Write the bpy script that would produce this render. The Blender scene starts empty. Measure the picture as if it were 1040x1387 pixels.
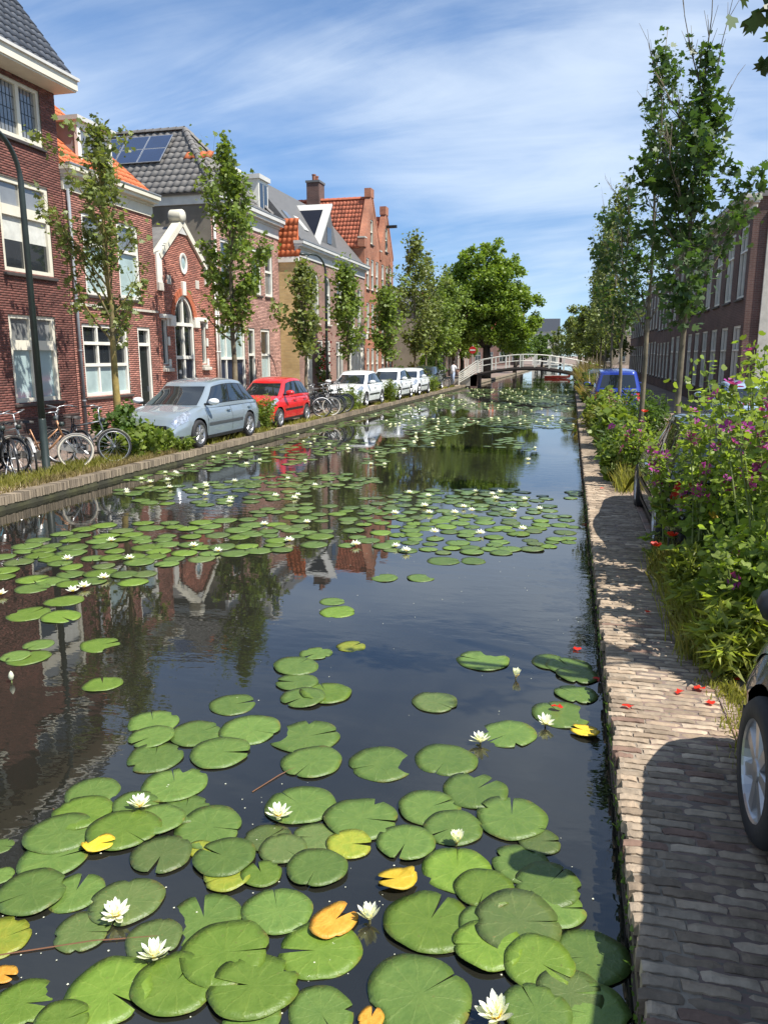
import bpy, math, random
import numpy as np
from mathutils import Vector, Matrix, Quaternion
random.seed(7); np.random.seed(7)
sc = bpy.context.scene
C = sc.collection
R = math.radians
PI = math.pi

# ------------------------------------------------------------------ camera, sky, sun, exposure
cam_d = bpy.data.cameras.new('camera'); cam = bpy.data.objects.new('camera', cam_d); C.objects.link(cam)
sc.camera = cam
cam_d.sensor_fit = 'VERTICAL'; cam_d.sensor_height = 36.0
cam_d.lens = 36.0*1035/1387
cam_d.clip_start = 0.05; cam_d.clip_end = 3000
CAM = Vector((0, 0, 2.4))
cam.location = CAM
cam.rotation_euler = (R(90-11.602), 0, R(13.466))

SUN_EL, SUN_AZ = 57.0, -20.0          # azimuth measured from +X towards +Y
sdir = Vector((math.cos(R(SUN_EL))*math.cos(R(SUN_AZ)), math.cos(R(SUN_EL))*math.sin(R(SUN_AZ)), math.sin(R(SUN_EL))))
sun_d = bpy.data.lights.new('sun', 'SUN'); sun = bpy.data.objects.new('sun', sun_d); C.objects.link(sun)
sun_d.energy = 4.4; sun_d.angle = R(0.53); sun_d.color = (1.0, 0.955, 0.88)
sun.rotation_euler = sdir.to_track_quat('Z', 'Y').to_euler()
sun.location = (30, -5, 40)

world = bpy.data.worlds.new('World'); sc.world = world; world.use_nodes = True
wn, wl = world.node_tree.nodes, world.node_tree.links
wn.clear()
def N(nodes, t, **k):
    n = nodes.new(t)
    for a, b in k.items():
        if a.startswith('i_'):
            key = a[2:]
            n.inputs[int(key) if key.isdigit() else key.replace('_', ' ')].default_value = b
        else: setattr(n, a, b)
    return n
wo = N(wn, 'ShaderNodeOutputWorld'); bg = N(wn, 'ShaderNodeBackground'); bg.inputs[1].default_value = 0.132
sky = N(wn, 'ShaderNodeTexSky', sky_type='NISHITA', sun_disc=False, sun_elevation=R(SUN_EL), sun_rotation=R(90-SUN_AZ))
sky.air_density = 0.55; sky.dust_density = 0.05; sky.ozone_density = 3.0
tc = N(wn, 'ShaderNodeTexCoord')
sep = N(wn, 'ShaderNodeSeparateXYZ'); wl.new(tc.outputs['Generated'], sep.inputs[0])
zz = N(wn, 'ShaderNodeMath', operation='ADD'); zz.inputs[1].default_value = 0.42; wl.new(sep.outputs[2], zz.inputs[0])
zc = N(wn, 'ShaderNodeMath', operation='MAXIMUM'); zc.inputs[1].default_value = 0.05; wl.new(zz.outputs[0], zc.inputs[0])
dx = N(wn, 'ShaderNodeMath', operation='DIVIDE'); wl.new(sep.outputs[0], dx.inputs[0]); wl.new(zc.outputs[0], dx.inputs[1])
dy = N(wn, 'ShaderNodeMath', operation='DIVIDE'); wl.new(sep.outputs[1], dy.inputs[0]); wl.new(zc.outputs[0], dy.inputs[1])
cmb = N(wn, 'ShaderNodeCombineXYZ'); wl.new(dx.outputs[0], cmb.inputs[0]); wl.new(dy.outputs[0], cmb.inputs[1])
mp = N(wn, 'ShaderNodeMapping'); mp.inputs['Rotation'].default_value = (0, 0, R(38)); mp.inputs['Scale'].default_value = (0.6, 1.0, 1); mp.inputs['Location'].default_value = (1.3, 2.3, 0)
wl.new(cmb.outputs[0], mp.inputs[0])
n1 = N(wn, 'ShaderNodeTexNoise'); n1.inputs['Scale'].default_value = 1.7; n1.inputs['Detail'].default_value = 9; n1.inputs['Roughness'].default_value = 0.52; n1.inputs['Distortion'].default_value = 0.55
wl.new(mp.outputs[0], n1.inputs['Vector'])
mp2 = N(wn, 'ShaderNodeMapping'); mp2.inputs['Rotation'].default_value = (0, 0, R(38)); mp2.inputs['Scale'].default_value = (0.5, 2.3, 1)
wl.new(cmb.outputs[0], mp2.inputs[0])
n2 = N(wn, 'ShaderNodeTexNoise'); n2.inputs['Scale'].default_value = 2.8; n2.inputs['Detail'].default_value = 8; n2.inputs['Roughness'].default_value = 0.6; n2.inputs['Distortion'].default_value = 0.9
wl.new(mp2.outputs[0], n2.inputs['Vector'])
ad = N(wn, 'ShaderNodeMath', operation='MULTIPLY_ADD'); ad.inputs[1].default_value = 0.45
wl.new(n2.outputs[0], ad.inputs[0]); wl.new(n1.outputs[0], ad.inputs[2])
cr = N(wn, 'ShaderNodeMapRange', interpolation_type='SMOOTHSTEP'); cr.inputs[1].default_value = 0.50; cr.inputs[2].default_value = 1.0; cr.inputs[3].default_value = 0.0; cr.inputs[4].default_value = 0.66
wl.new(ad.outputs[0], cr.inputs[0])
mx = N(wn, 'ShaderNodeMix', data_type='RGBA'); mx.inputs[7].default_value = (4.2, 4.7, 5.2, 1)
tint = N(wn, 'ShaderNodeMix', data_type='RGBA', blend_type='MULTIPLY'); tint.inputs[0].default_value = 1.0; tint.inputs[7].default_value = (.80, .96, 1.0, 1)
wl.new(sky.outputs[0], tint.inputs[6])
hz = N(wn, 'ShaderNodeMapRange', interpolation_type='SMOOTHSTEP'); hz.inputs[1].default_value = 0.0; hz.inputs[2].default_value = 0.36; hz.inputs[3].default_value = 0.55; hz.inputs[4].default_value = 1.0; wl.new(sep.outputs[2], hz.inputs[0])
hm = N(wn, 'ShaderNodeVectorMath', operation='SCALE'); wl.new(tint.outputs[2], hm.inputs[0]); wl.new(hz.outputs[0], hm.inputs['Scale'])
wl.new(cr.outputs[0], mx.inputs[0]); wl.new(hm.outputs[0], mx.inputs[6])
wl.new(mx.outputs[2], bg.inputs[0]); wl.new(bg.outputs[0], wo.inputs[0])

vs = sc.view_settings
vs.view_transform = 'Standard'; vs.look = 'None'; vs.gamma = 1.0; vs.exposure = 0.85; vs.use_curve_mapping = False

# ------------------------------------------------------------------ helpers
G = 0.22                                    # street level above the water
LROT = math.atan2(1, 0.02)
def LP(v, u): return (-8.76+0.02*v-u, v)    # left bank: v along the canal, u away from the water edge

def put(o, parent=None):
    C.objects.link(o)
    if parent is not None: o.parent = parent
    return o
def tag(o, label=None, cat=None, group=None, kind=None):
    if label: o['label'] = label
    if cat: o['category'] = cat
    if group: o['group'] = group
    if kind: o['kind'] = kind
    return o
def thing(name, label, cat, loc=(0, 0, 0), rz=0.0, group=None):
    o = bpy.data.objects.new(name, None); put(o); o.empty_display_size = 0.2
    o.location = loc; o.rotation_euler = (0, 0, rz)
    return tag(o, label, cat, group)
def copy_tree(o, parent=None):
    c = o.copy(); C.objects.link(c); c.parent = parent
    for ch in list(o.children): copy_tree(ch, c)
    return c
def mesh_np(name, V, F):
    """V (n,3), F (m,k) with one k"""
    V = np.asarray(V, dtype=np.float32); F = np.asarray(F, dtype=np.int32)
    me = bpy.data.meshes.new(name); m, k = F.shape
    me.vertices.add(len(V)); me.vertices.foreach_set('co', V.ravel())
    me.loops.add(m*k); me.loops.foreach_set('vertex_index', F.ravel())
    me.polygons.add(m); me.polygons.foreach_set('loop_start', np.arange(0, m*k, k, dtype=np.int32))
    try: me.polygons.foreach_set('loop_total', np.full(m, k, dtype=np.int32))
    except Exception: pass
    me.update(calc_edges=True); me.validate()
    return me

class MB:
    def __init__(s): s.v = []; s.f = []
    def add(s, vs_, fs):
        b = len(s.v); s.v += [tuple(p) for p in vs_]; s.f += [tuple(b+i for i in f) for f in fs]; return s
    def box(s, x0, x1, y0, y1, z0, z1):
        return s.add([(x0,y0,z0),(x1,y0,z0),(x1,y1,z0),(x0,y1,z0),(x0,y0,z1),(x1,y0,z1),(x1,y1,z1),(x0,y1,z1)],
                     [(0,3,2,1),(4,5,6,7),(0,1,5,4),(1,2,6,5),(2,3,7,6),(3,0,4,7)])
    def obox(s, M, sx, sy, sz):
        p = [M @ Vector((a*sx/2, b*sy/2, c*sz/2)) for c in (-1, 1) for a, b in ((-1,-1),(1,-1),(1,1),(-1,1))]
        return s.add(p, [(0,3,2,1),(4,5,6,7),(0,1,5,4),(1,2,6,5),(2,3,7,6),(3,0,4,7)])
    def quad(s, a, b, c, d): return s.add([a, b, c, d], [(0,1,2,3)])
    def poly(s, pts): return s.add(pts, [tuple(range(len(pts)))])
    def prism(s, pts, off):
        """closed prism of polygon pts moved by vector off"""
        n = len(pts); off = Vector(off); q = [Vector(p)+off for p in pts]
        return s.add(list(pts)+q, [tuple(range(n))[::-1], tuple(range(n, 2*n))]+[(i, (i+1) % n, n+(i+1) % n, n+i) for i in range(n)])
    def tube(s, path, rad, n=6, cap=True):
        path = [Vector(p) for p in path]
        if not hasattr(rad, '__len__'): rad = [rad]*len(path)
        b = len(s.v); k = len(path); prev = None
        for i, p in enumerate(path):
            t = (path[min(i+1, k-1)]-path[max(i-1, 0)])
            t = t.normalized() if t.length > 1e-9 else Vector((0,0,1))
            if prev is None:
                a = Vector((0,0,1)) if abs(t.z) < .9 else Vector((1,0,0)); prev = t.cross(a).normalized()
            else:
                prev = (prev - t*prev.dot(t)); prev = prev.normalized() if prev.length > 1e-6 else t.orthogonal().normalized()
            w = t.cross(prev)
            for j in range(n):
                an = 2*PI*j/n; s.v.append(tuple(p+(prev*math.cos(an)+w*math.sin(an))*rad[i]))
        for i in range(k-1):
            for j in range(n):
                s.f.append((b+i*n+j, b+i*n+(j+1) % n, b+(i+1)*n+(j+1) % n, b+(i+1)*n+j))
        if cap:
            s.f.append(tuple(b+j for j in range(n))[::-1]); s.f.append(tuple(b+(k-1)*n+j for j in range(n)))
        return s
    def torus(s, c, r, rr, axis='y', n=28, m=6, sq=1.0):
        b = len(s.v); c = Vector(c)
        for i in range(n):
            a = 2*PI*i/n
            for j in range(m):
                q = 2*PI*j/m; rad = r+rr*math.cos(q)*sq; h = rr*math.sin(q)
                p = {'y': (rad*math.cos(a), h, rad*math.sin(a)), 'z': (rad*math.cos(a), rad*math.sin(a), h), 'x': (h, rad*math.cos(a), rad*math.sin(a))}[axis]
                s.v.append(tuple(c+Vector(p)))
        for i in range(n):
            for j in range(m):
                s.f.append((b+i*m+j, b+((i+1) % n)*m+j, b+((i+1) % n)*m+(j+1) % m, b+i*m+(j+1) % m))
        return s
    def lathe(s, prof, n=20, axis='z', c=(0,0,0)):
        """prof: list of (radius, height)"""
        b = len(s.v); c = Vector(c); k = len(prof)
        for i in range(n):
            a = 2*PI*i/n
            for r, h in prof:
                p = {'z': (r*math.cos(a), r*math.sin(a), h), 'y': (r*math.cos(a), h, r*math.sin(a))}[axis]
                s.v.append(tuple(c+Vector(p)))
        for i in range(n):
            for j in range(k-1):
                s.f.append((b+i*k+j, b+((i+1) % n)*k+j, b+((i+1) % n)*k+j+1, b+i*k+j+1))
        return s
    def mesh(s, name, mat=None, smooth=False):
        me = bpy.data.meshes.new(name); me.from_pydata(s.v, [], s.f); me.update()
        if mat: me.materials.append(mat)
        if smooth: me.shade_smooth()
        return me
    def build(s, name, mat=None, parent=None, smooth=False, bevel=0, loc=None, rot=None, seg=2):
        o = bpy.data.objects.new(name, s.mesh(name, mat, smooth)); put(o, parent)
        if loc is not None: o.location = loc
        if rot is not None: o.rotation_euler = rot
        if bevel:
            m = o.modifiers.new('bevel', 'BEVEL'); m.width = bevel; m.segments = seg; m.limit_method = 'ANGLE'
        return o
def inst(name, me, parent=None, loc=(0,0,0), M=None):
    o = bpy.data.objects.new(name, me); put(o, parent)
    if M is not None: o.matrix_local = M
    else: o.location = loc
    return o
def smooth_by_angle(o, ang=35):
    o.data.shade_smooth()
    try:
        o.data.set_sharp_from_angle(angle=R(ang))
    except Exception: pass
    return o

# ------------------------------------------------------------------ materials
_m = {}
def mat(name, col=(.5,.5,.5), rough=.7, var=.18, scale=6.0, bump=0.0, bscale=60.0, metal=0.0, spec=.5, island=0.0, objr=0.0, coat=0.0, trans=0.0, bdist=0.01, col2=None, detail=6):
    if name in _m: return _m[name]
    m = bpy.data.materials.new(name); m.use_nodes = True; _m[name] = m
    nt = m.node_tree; ns, ls = nt.nodes, nt.links
    b = ns['Principled BSDF']; out = ns['Material Output']
    b.inputs['Roughness'].default_value = rough; b.inputs['Metallic'].default_value = metal
    b.inputs['Specular IOR Level'].default_value = spec; b.inputs['Coat Weight'].default_value = coat
    b.inputs['Coat Roughness'].default_value = 0.03
    co = N(ns, 'ShaderNodeTexCoord')
    vec = co.outputs['Object']
    oi = N(ns, 'ShaderNodeObjectInfo')
    of = N(ns, 'ShaderNodeVectorMath', operation='MULTIPLY_ADD')
    rv = N(ns, 'ShaderNodeCombineXYZ')
    for i in range(3): ls.new(oi.outputs['Random'], rv.inputs[i])
    ls.new(rv.outputs[0], of.inputs[0]); of.inputs[1].default_value = (37, 53, 71); ls.new(vec, of.inputs[2])
    vec = of.outputs[0]
    nz = N(ns, 'ShaderNodeTexNoise'); nz.inputs['Scale'].default_value = scale; nz.inputs['Detail'].default_value = detail; nz.inputs['Roughness'].default_value = .6
    ls.new(vec, nz.inputs['Vector'])
    mr = N(ns, 'ShaderNodeMapRange'); mr.inputs[1].default_value = .25; mr.inputs[2].default_value = .75; mr.inputs[3].default_value = 1-var; mr.inputs[4].default_value = 1+var
    ls.new(nz.outputs[0], mr.inputs[0]); fac = mr.outputs[0]
    def mul(a, c):
        q = N(ns, 'ShaderNodeMath', operation='MULTIPLY'); ls.new(a, q.inputs[0]); ls.new(c, q.inputs[1]); return q.outputs[0]
    def rng(src, k):
        q = N(ns, 'ShaderNodeMapRange'); q.inputs[3].default_value = 1-k; q.inputs[4].default_value = 1+k; ls.new(src, q.inputs[0]); return q.outputs[0]
    rnd = None
    if island:
        ge = N(ns, 'ShaderNodeNewGeometry'); rnd = ge.outputs['Random Per Island']; fac = mul(fac, rng(rnd, island))
    if objr:
        rnd = oi.outputs['Random']; fac = mul(fac, rng(rnd, objr))
    base = N(ns, 'ShaderNodeMix', data_type='RGBA'); base.inputs[6].default_value = (*col, 1); base.inputs[7].default_value = (*(col2 or col), 1)
    if col2 is not None:
        if rnd is not None:
            wn_ = N(ns, 'ShaderNodeTexWhiteNoise', noise_dimensions='1D'); ls.new(rnd, wn_.inputs['W']); ls.new(wn_.outputs['Value'], base.inputs[0])
        else:
            n3 = N(ns, 'ShaderNodeTexNoise'); n3.inputs['Scale'].default_value = scale*.4; ls.new(vec, n3.inputs['Vector'])
            r3 = N(ns, 'ShaderNodeMapRange'); r3.inputs[1].default_value = .38; r3.inputs[2].default_value = .62; ls.new(n3.outputs[0], r3.inputs[0]); ls.new(r3.outputs[0], base.inputs[0])
    else: base.inputs[0].default_value = 0
    sc_ = N(ns, 'ShaderNodeVectorMath', operation='SCALE'); ls.new(base.outputs[2], sc_.inputs[0]); ls.new(fac, sc_.inputs['Scale'])
    ls.new(sc_.outputs[0], b.inputs['Base Color'])
    if bump:
        nb = N(ns, 'ShaderNodeTexNoise'); nb.inputs['Scale'].default_value = bscale; nb.inputs['Detail'].default_value = 4; ls.new(vec, nb.inputs['Vector'])
        bp = N(ns, 'ShaderNodeBump'); bp.inputs['Strength'].default_value = bump; bp.inputs['Distance'].default_value = bdist
        ls.new(nb.outputs[0], bp.inputs['Height']); ls.new(bp.outputs[0], b.inputs['Normal'])
    if trans:
        tr = N(ns, 'ShaderNodeBsdfTranslucent'); sc2 = N(ns, 'ShaderNodeVectorMath', operation='MULTIPLY'); ls.new(sc_.outputs[0], sc2.inputs[0]); sc2.inputs[1].default_value = (1.7, 1.75, .7)
        ls.new(sc2.outputs[0], tr.inputs[0])
        ms = N(ns, 'ShaderNodeMixShader'); ms.inputs[0].default_value = trans
        ls.new(b.outputs[0], ms.inputs[1]); ls.new(tr.outputs[0], ms.inputs[2]); ls.new(ms.outputs[0], out.inputs[0])
    return m
def brick_tex(name, c1, c2, mortar, w=.22, h=.0625):
    if name in _m: return _m[name]
    m = bpy.data.materials.new(name); m.use_nodes = True; _m[name] = m
    ns, ls = m.node_tree.nodes, m.node_tree.links; b = ns['Principled BSDF']; b.inputs['Roughness'].default_value = .85
    co = N(ns, 'ShaderNodeTexCoord'); se = N(ns, 'ShaderNodeSeparateXYZ'); ls.new(co.outputs['Object'], se.inputs[0])
    a = N(ns, 'ShaderNodeMath', operation='ADD'); ls.new(se.outputs[0], a.inputs[0]); ls.new(se.outputs[1], a.inputs[1])
    cb = N(ns, 'ShaderNodeCombineXYZ'); ls.new(a.outputs[0], cb.inputs[0]); ls.new(se.outputs[2], cb.inputs[1])
    bt = N(ns, 'ShaderNodeTexBrick'); bt.inputs['Scale'].default_value = 1; bt.inputs['Brick Width'].default_value = w; bt.inputs['Row Height'].default_value = h
    bt.inputs['Mortar Size'].default_value = .006; bt.inputs['Color1'].default_value = (*c1, 1); bt.inputs['Color2'].default_value = (*c2, 1); bt.inputs['Mortar'].default_value = (*mortar, 1)
    ls.new(cb.outputs[0], bt.inputs['Vector'])
    nz = N(ns, 'ShaderNodeTexNoise'); nz.inputs['Scale'].default_value = .9; nz.inputs['Detail'].default_value = 8; ls.new(co.outputs['Object'], nz.inputs['Vector'])
    mr = N(ns, 'ShaderNodeMapRange'); mr.inputs[1].default_value = .3; mr.inputs[2].default_value = .7; mr.inputs[3].default_value = .65; mr.inputs[4].default_value = 1.25; ls.new(nz.outputs[0], mr.inputs[0])
    s_ = N(ns, 'ShaderNodeVectorMath', operation='SCALE'); ls.new(bt.outputs[0], s_.inputs[0]); ls.new(mr.outputs[0], s_.inputs['Scale']); ls.new(s_.outputs[0], b.inputs['Base Color'])
    bp = N(ns, 'ShaderNodeBump'); bp.inputs['Strength'].default_value = .5; bp.inputs['Distance'].default_value = .006; ls.new(bt.outputs['Fac'], bp.inputs['Height']); bp.invert = True
    ls.new(bp.outputs[0], b.inputs['Normal'])
    return m
def glass(name, col, rough=.04):
    return mat(name, col, rough=rough, var=.25, scale=1.3, spec=.9, bump=.04, bscale=1.5, bdist=.05, coat=.6)

WHITE = mat('white_paint', (.72,.70,.62), .45, .16, 2.2, .05, 30)
CREAM = mat('cream_paint', (.66,.62,.50), .5, .10, 3)
GREYW = mat('grey_white_paint', (.55,.54,.50), .55, .12, 3)
GLD = glass('dark_glass', (.018,.022,.026))
GLM = glass('curtained_glass', (.16,.17,.17))
GLF = glass('frosted_glass', (.36,.46,.45), .12)
GLL = glass('leaded_glass', (.20,.205,.20), .08)
DARKD = mat('dark_door_paint', (.012,.016,.014), .35, .2)
NAVY = mat('navy_door_paint', (.012,.018,.04), .35, .2)
ZINC = mat('zinc', (.20,.215,.23), .55, .15, 3)
DKMET = mat('dark_green_metal', (.022,.032,.028), .45, .25, 6)
MORT = mat('mortar', (.31,.265,.22), .9, .2, 4)
STONE = mat('pale_stone', (.50,.47,.40), .8, .18, 5, .2, 30)
def brickm(name, c, c2): return mat(name, c, .85, .34, .9, .35, 90, island=.28, col2=c2, bdist=.004)
BR1 = brickm('dark_red_brick', (.125,.045,.035), (.175,.066,.050))
BR2 = brickm('red_brick', (.26,.105,.078), (.34,.15,.112))
BR3 = brickm('warm_red_brick', (.33,.122,.084), (.40,.165,.115))
BR4 = brickm('pink_brick', (.37,.20,.158), (.43,.25,.20))
BR5T = brick_tex('pink_brown_bricks', (.30,.165,.125), (.235,.12,.092), (.30,.25,.20))
BR6T = brick_tex('orange_bricks', (.40,.145,.075), (.32,.105,.055), (.34,.24,.17))
BRYT = brick_tex('yellow_bricks', (.68,.50,.22), (.58,.41,.17), (.56,.46,.30))
BRRT = brick_tex('brown_bricks', (.125,.062,.048), (.09,.045,.036), (.16,.13,.11))
BRDT = brick_tex('dark_plinth_bricks', (.075,.035,.03), (.055,.028,.024), (.10,.09,.08))
TILE_G = mat('grey_roof_tile', (.16,.15,.138), .6, .25, 3, .2, 60, island=.25, objr=0)
TILE_B = mat('blue_black_roof_tile', (.06,.066,.078), .35, .2, 3, .1, 60, island=.2)
TILE_O = mat('orange_roof_tile', (.52,.135,.045), .7, .2, 3, .1, 60, island=.22)
TILE_R = mat('red_roof_tile', (.44,.125,.062), .7, .2, 3, .1, 60, island=.25)
SLATE = mat('slate', (.12,.118,.115), .6, .2, 6, .4, 14)
SOLAR = mat('solar_cell', (.012,.03,.085), .12, .15, 2, spec=.8, coat=.5)
SOLARK = mat('black_solar_cell', (.012,.012,.016), .25, .15, 2)
ALU = mat('aluminium', (.6,.62,.64), .35, .08, metal=.8)
RENDER_ = mat('weathered_render', (.20,.175,.135), .9, .35, .9, .3, 20, col2=(.13,.115,.095))
BLACKR = mat('black_rubber', (.018,.018,.019), .75, .2, 20)
# ------------------------------------------------------------------ water, ground, quays
def water_material():
    m = bpy.data.materials.new('canal_water'); m.use_nodes = True; ns, ls = m.node_tree.nodes, m.node_tree.links
    ns.clear(); out = N(ns, 'ShaderNodeOutputMaterial')
    co = N(ns, 'ShaderNodeTexCoord')
    mpg = N(ns, 'ShaderNodeMapping'); mpg.inputs['Scale'].default_value = (1.0, 1.9, 1); ls.new(co.outputs['Object'], mpg.inputs[0])
    a = N(ns, 'ShaderNodeTexNoise'); a.inputs['Scale'].default_value = 3.2; a.inputs['Detail'].default_value = 3; ls.new(mpg.outputs[0], a.inputs['Vector'])
    b = N(ns, 'ShaderNodeTexNoise'); b.inputs['Scale'].default_value = .22; b.inputs['Detail'].default_value = 2; ls.new(co.outputs['Object'], b.inputs['Vector'])
    r = N(ns, 'ShaderNodeMapRange'); r.inputs[1].default_value = .42; r.inputs[2].default_value = .68; r.inputs[3].default_value = .10; r.inputs[4].default_value = 1.0; ls.new(b.outputs[0], r.inputs[0])
    mu = N(ns, 'ShaderNodeMath', operation='MULTIPLY'); ls.new(a.outputs[0], mu.inputs[0]); ls.new(r.outputs[0], mu.inputs[1])
    bp = N(ns, 'ShaderNodeBump'); bp.inputs['Strength'].default_value = .35; bp.inputs['Distance'].default_value = .012; ls.new(mu.outputs[0], bp.inputs['Height'])
    fr = N(ns, 'ShaderNodeFresnel'); fr.inputs[0].default_value = 1.85; ls.new(bp.outputs[0], fr.inputs['Normal'])
    gl = N(ns, 'ShaderNodeBsdfGlossy'); gl.inputs['Roughness'].default_value = .012; gl.inputs[0].default_value = (1, 1, 1, 1); ls.new(bp.outputs[0], gl.inputs['Normal'])
    df = N(ns, 'ShaderNodeBsdfDiffuse'); df.inputs[0].default_value = (.026,.0255,.019, 1)
    tr = N(ns, 'ShaderNodeBsdfTransparent'); tr.inputs[0].default_value = (.40,.42,.25, 1)
    m1 = N(ns, 'ShaderNodeMixShader'); m1.inputs[0].default_value = .42; ls.new(df.outputs[0], m1.inputs[1]); ls.new(tr.outputs[0], m1.inputs[2])
    m2 = N(ns, 'ShaderNodeMixShader'); ls.new(fr.outputs[0], m2.inputs[0]); ls.new(m1.outputs[0], m2.inputs[1]); ls.new(gl.outputs[0], m2.inputs[2])
    ls.new(m2.outputs[0], out.inputs[0])
    return m
YE = 190.0
XR = 0.35
def xl(y): return -8.76+.02*y
w = MB().quad((xl(-40)-.05, -40, 0), (XR+.05, -40, 0), (XR+.05, YE+.1, 0), (xl(YE)-.05, YE+.1, 0)).build('water', water_material())
tag(w, 'dark still canal water reflecting houses and sky', 'water', kind='structure')
b = MB().quad((xl(-40)-.1, -40, -1.1), (XR+.1, -40, -1.1), (XR+.1, YE+.1, -1.1), (xl(YE)-.1, YE+.1, -1.1)).build('canal_bed', mat('mud', (.03,.026,.016), .95, .3, 1))
tag(b, 'dark mud under the canal water', 'canal bed', kind='structure')
PAVE = brick_tex('street_pavers', (.25,.17,.13), (.20,.145,.12), (.16,.14,.12), .2, .1)
def pave_flat(name, c1, c2, mo):
    m = bpy.data.materials.new(name); m.use_nodes = True; ns, ls = m.node_tree.nodes, m.node_tree.links; p = ns['Principled BSDF']; p.inputs['Roughness'].default_value = .9
    co = N(ns, 'ShaderNodeTexCoord'); bt = N(ns, 'ShaderNodeTexBrick'); bt.inputs['Scale'].default_value = 1
    bt.inputs['Brick Width'].default_value = .2; bt.inputs['Row Height'].default_value = .06; bt.inputs['Mortar Size'].default_value = .005
    bt.inputs['Color1'].default_value = (*c1, 1); bt.inputs['Color2'].default_value = (*c2, 1); bt.inputs['Mortar'].default_value = (*mo, 1)
    ls.new(co.outputs['Object'], bt.inputs['Vector'])
    nz = N(ns, 'ShaderNodeTexNoise'); nz.inputs['Scale'].default_value = .8; nz.inputs['Detail'].default_value = 8; ls.new(co.outputs['Object'], nz.inputs['Vector'])
    mr = N(ns, 'ShaderNodeMapRange'); mr.inputs[1].default_value = .3; mr.inputs[2].default_value = .7; mr.inputs[3].default_value = .7; mr.inputs[4].default_value = 1.25; ls.new(nz.outputs[0], mr.inputs[0])
    s_ = N(ns, 'ShaderNodeVectorMath', operation='SCALE'); ls.new(bt.outputs[0], s_.inputs[0]); ls.new(mr.outputs[0], s_.inputs['Scale']); ls.new(s_.outputs[0], p.inputs['Base Color'])
    return m
GRM = pave_flat('paved_ground', (.24,.165,.13), (.19,.14,.115), (.17,.15,.12))
g = MB()
g.quad((-900, -60, G-.012), (xl(-60)-.22, -60, G-.012), (xl(YE)-.22, YE, G-.012), (-900, YE, G-.012))
g.quad((XR+.2, -60, G-.012), (900, -60, G-.012), (900, YE, G-.012), (XR+.2, YE, G-.012))
g.quad((-900, YE, G-.012), (900, YE, G-.012), (900, 1500, G-.012), (-900, 1500, G-.012))
tag(g.build('ground', GRM), 'brick paved streets on both banks of the canal', 'ground', kind='structure')

# left quay wall: coping of bricks on edge, and the damp wall below
QW = mat('damp_quay_brick', (.085,.065,.045), .85, .35, 2.5, .4, 50, island=.3, col2=(.12,.085,.055))
QT = mat('dusty_coping_brick', (.24,.19,.13), .9, .25, 3, .4, 60, island=.3, col2=(.17,.135,.095))
QD = mat('mossy_wall', (.035,.034,.020), .95, .4, 4, .4, 40, col2=(.055,.055,.022))
lq = thing('canal_wall', 'low brick canal wall with upright coping bricks along the parked cars', 'canal wall', (*LP(0, 0), 0), LROT)
MB().box(-40, YE, .012, .3, -1.2, G-.03).build('wall_base', QD, lq)
bm = MB()
x = 6.0
while x < 62:
    wd = random.uniform(.052, .062) if x < 34 else .11
    bm.box(x, x+wd-.009, random.uniform(-.012, .004), .21, .085+random.uniform(-.008, .008), G+random.uniform(-.006, .006)); x += wd
o = bm.build('coping_brick', QT, lq); o['kind'] = 'stuff'
MB().box(-40, 5.99, 0, .21, .05, G).build('coping', QT, lq); MB().box(62.01, YE, 0, .21, .05, G).build('coping', QT, lq)
# left bank strip of dusty soil
SOIL = mat('dusty_soil', (.33,.25,.17), .95, .25, 1.6, .5, 25, col2=(.22,.17,.11))
st = MB()
for i in range(-6, 62): st.quad((*LP(i, .20), G-.006), (*LP(i+1, .20), G-.006), (*LP(i+1, 1.0), G-.004), (*LP(i, 1.0), G-.004))
tag(st.build('bank_strip', SOIL), 'dusty earth strip between canal wall and street', 'verge', kind='structure')

# right quay: bricks laid across, each one a piece
rq = thing('quay', 'narrow worn brick quay beside the water, bricks laid crosswise', 'quay', (0, 0, 0))
MB().box(XR+.015, 1.02, -20, YE, G-.09, G-.016).build('bedding', mat('sandy_mortar', (.27,.225,.17), .95, .25, 3, .5, 60), rq)
QB = mat('worn_quay_brick', (.25,.185,.125), .92, .42, 9, .45, 70, objr=.30, col2=(.36,.285,.205), bdist=.006)
QBI = mat('worn_quay_brick_field', (.25,.185,.125), .92, .42, 9, .45, 70, island=.30, col2=(.36,.285,.205), bdist=.006)
QBR = mat('reddish_quay_brick', (.20,.125,.09), .92, .35, 9, .5, 70, bdist=.006)
def brick_top_mesh(seed, m):
    rg = random.Random(seed); b = MB(); L, W_, H_ = .192, .048, .075; nx, ny = 6, 2
    ch = .006
    pts = []
    for i in range(nx+1):
        a = i/nx
        for j in range(ny+1):
            c = j/ny
            ex = (i in (0, nx)); ey = (j in (0, ny))
            z = -(ch if (ex or ey) else 0)-rg.uniform(0, .0035)-(.005 if ex and ey else 0)
            pts.append(((a-.5)*L+rg.uniform(-.005, .005), (c-.5)*W_+rg.uniform(-.004, .004), z))
    fs = [(i*(ny+1)+j, (i+1)*(ny+1)+j, (i+1)*(ny+1)+j+1, i*(ny+1)+j+1) for i in range(nx) for j in range(ny)]
    b.add(pts, fs)
    ring = [i*(ny+1) for i in range(nx+1)]+[nx*(ny+1)+j for j in range(1, ny+1)]+[i*(ny+1)+ny for i in range(nx-1, -1, -1)]+[j for j in range(ny-1, 0, -1)]
    rv = [pts[k] for k in ring]; n = len(rv)
    b.add(rv+[(p[0], p[1], -H_) for p in rv], [(k, n+k, n+(k+1) % n, (k+1) % n) for k in range(n)])
    return b.mesh('brick', m, False), b
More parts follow.
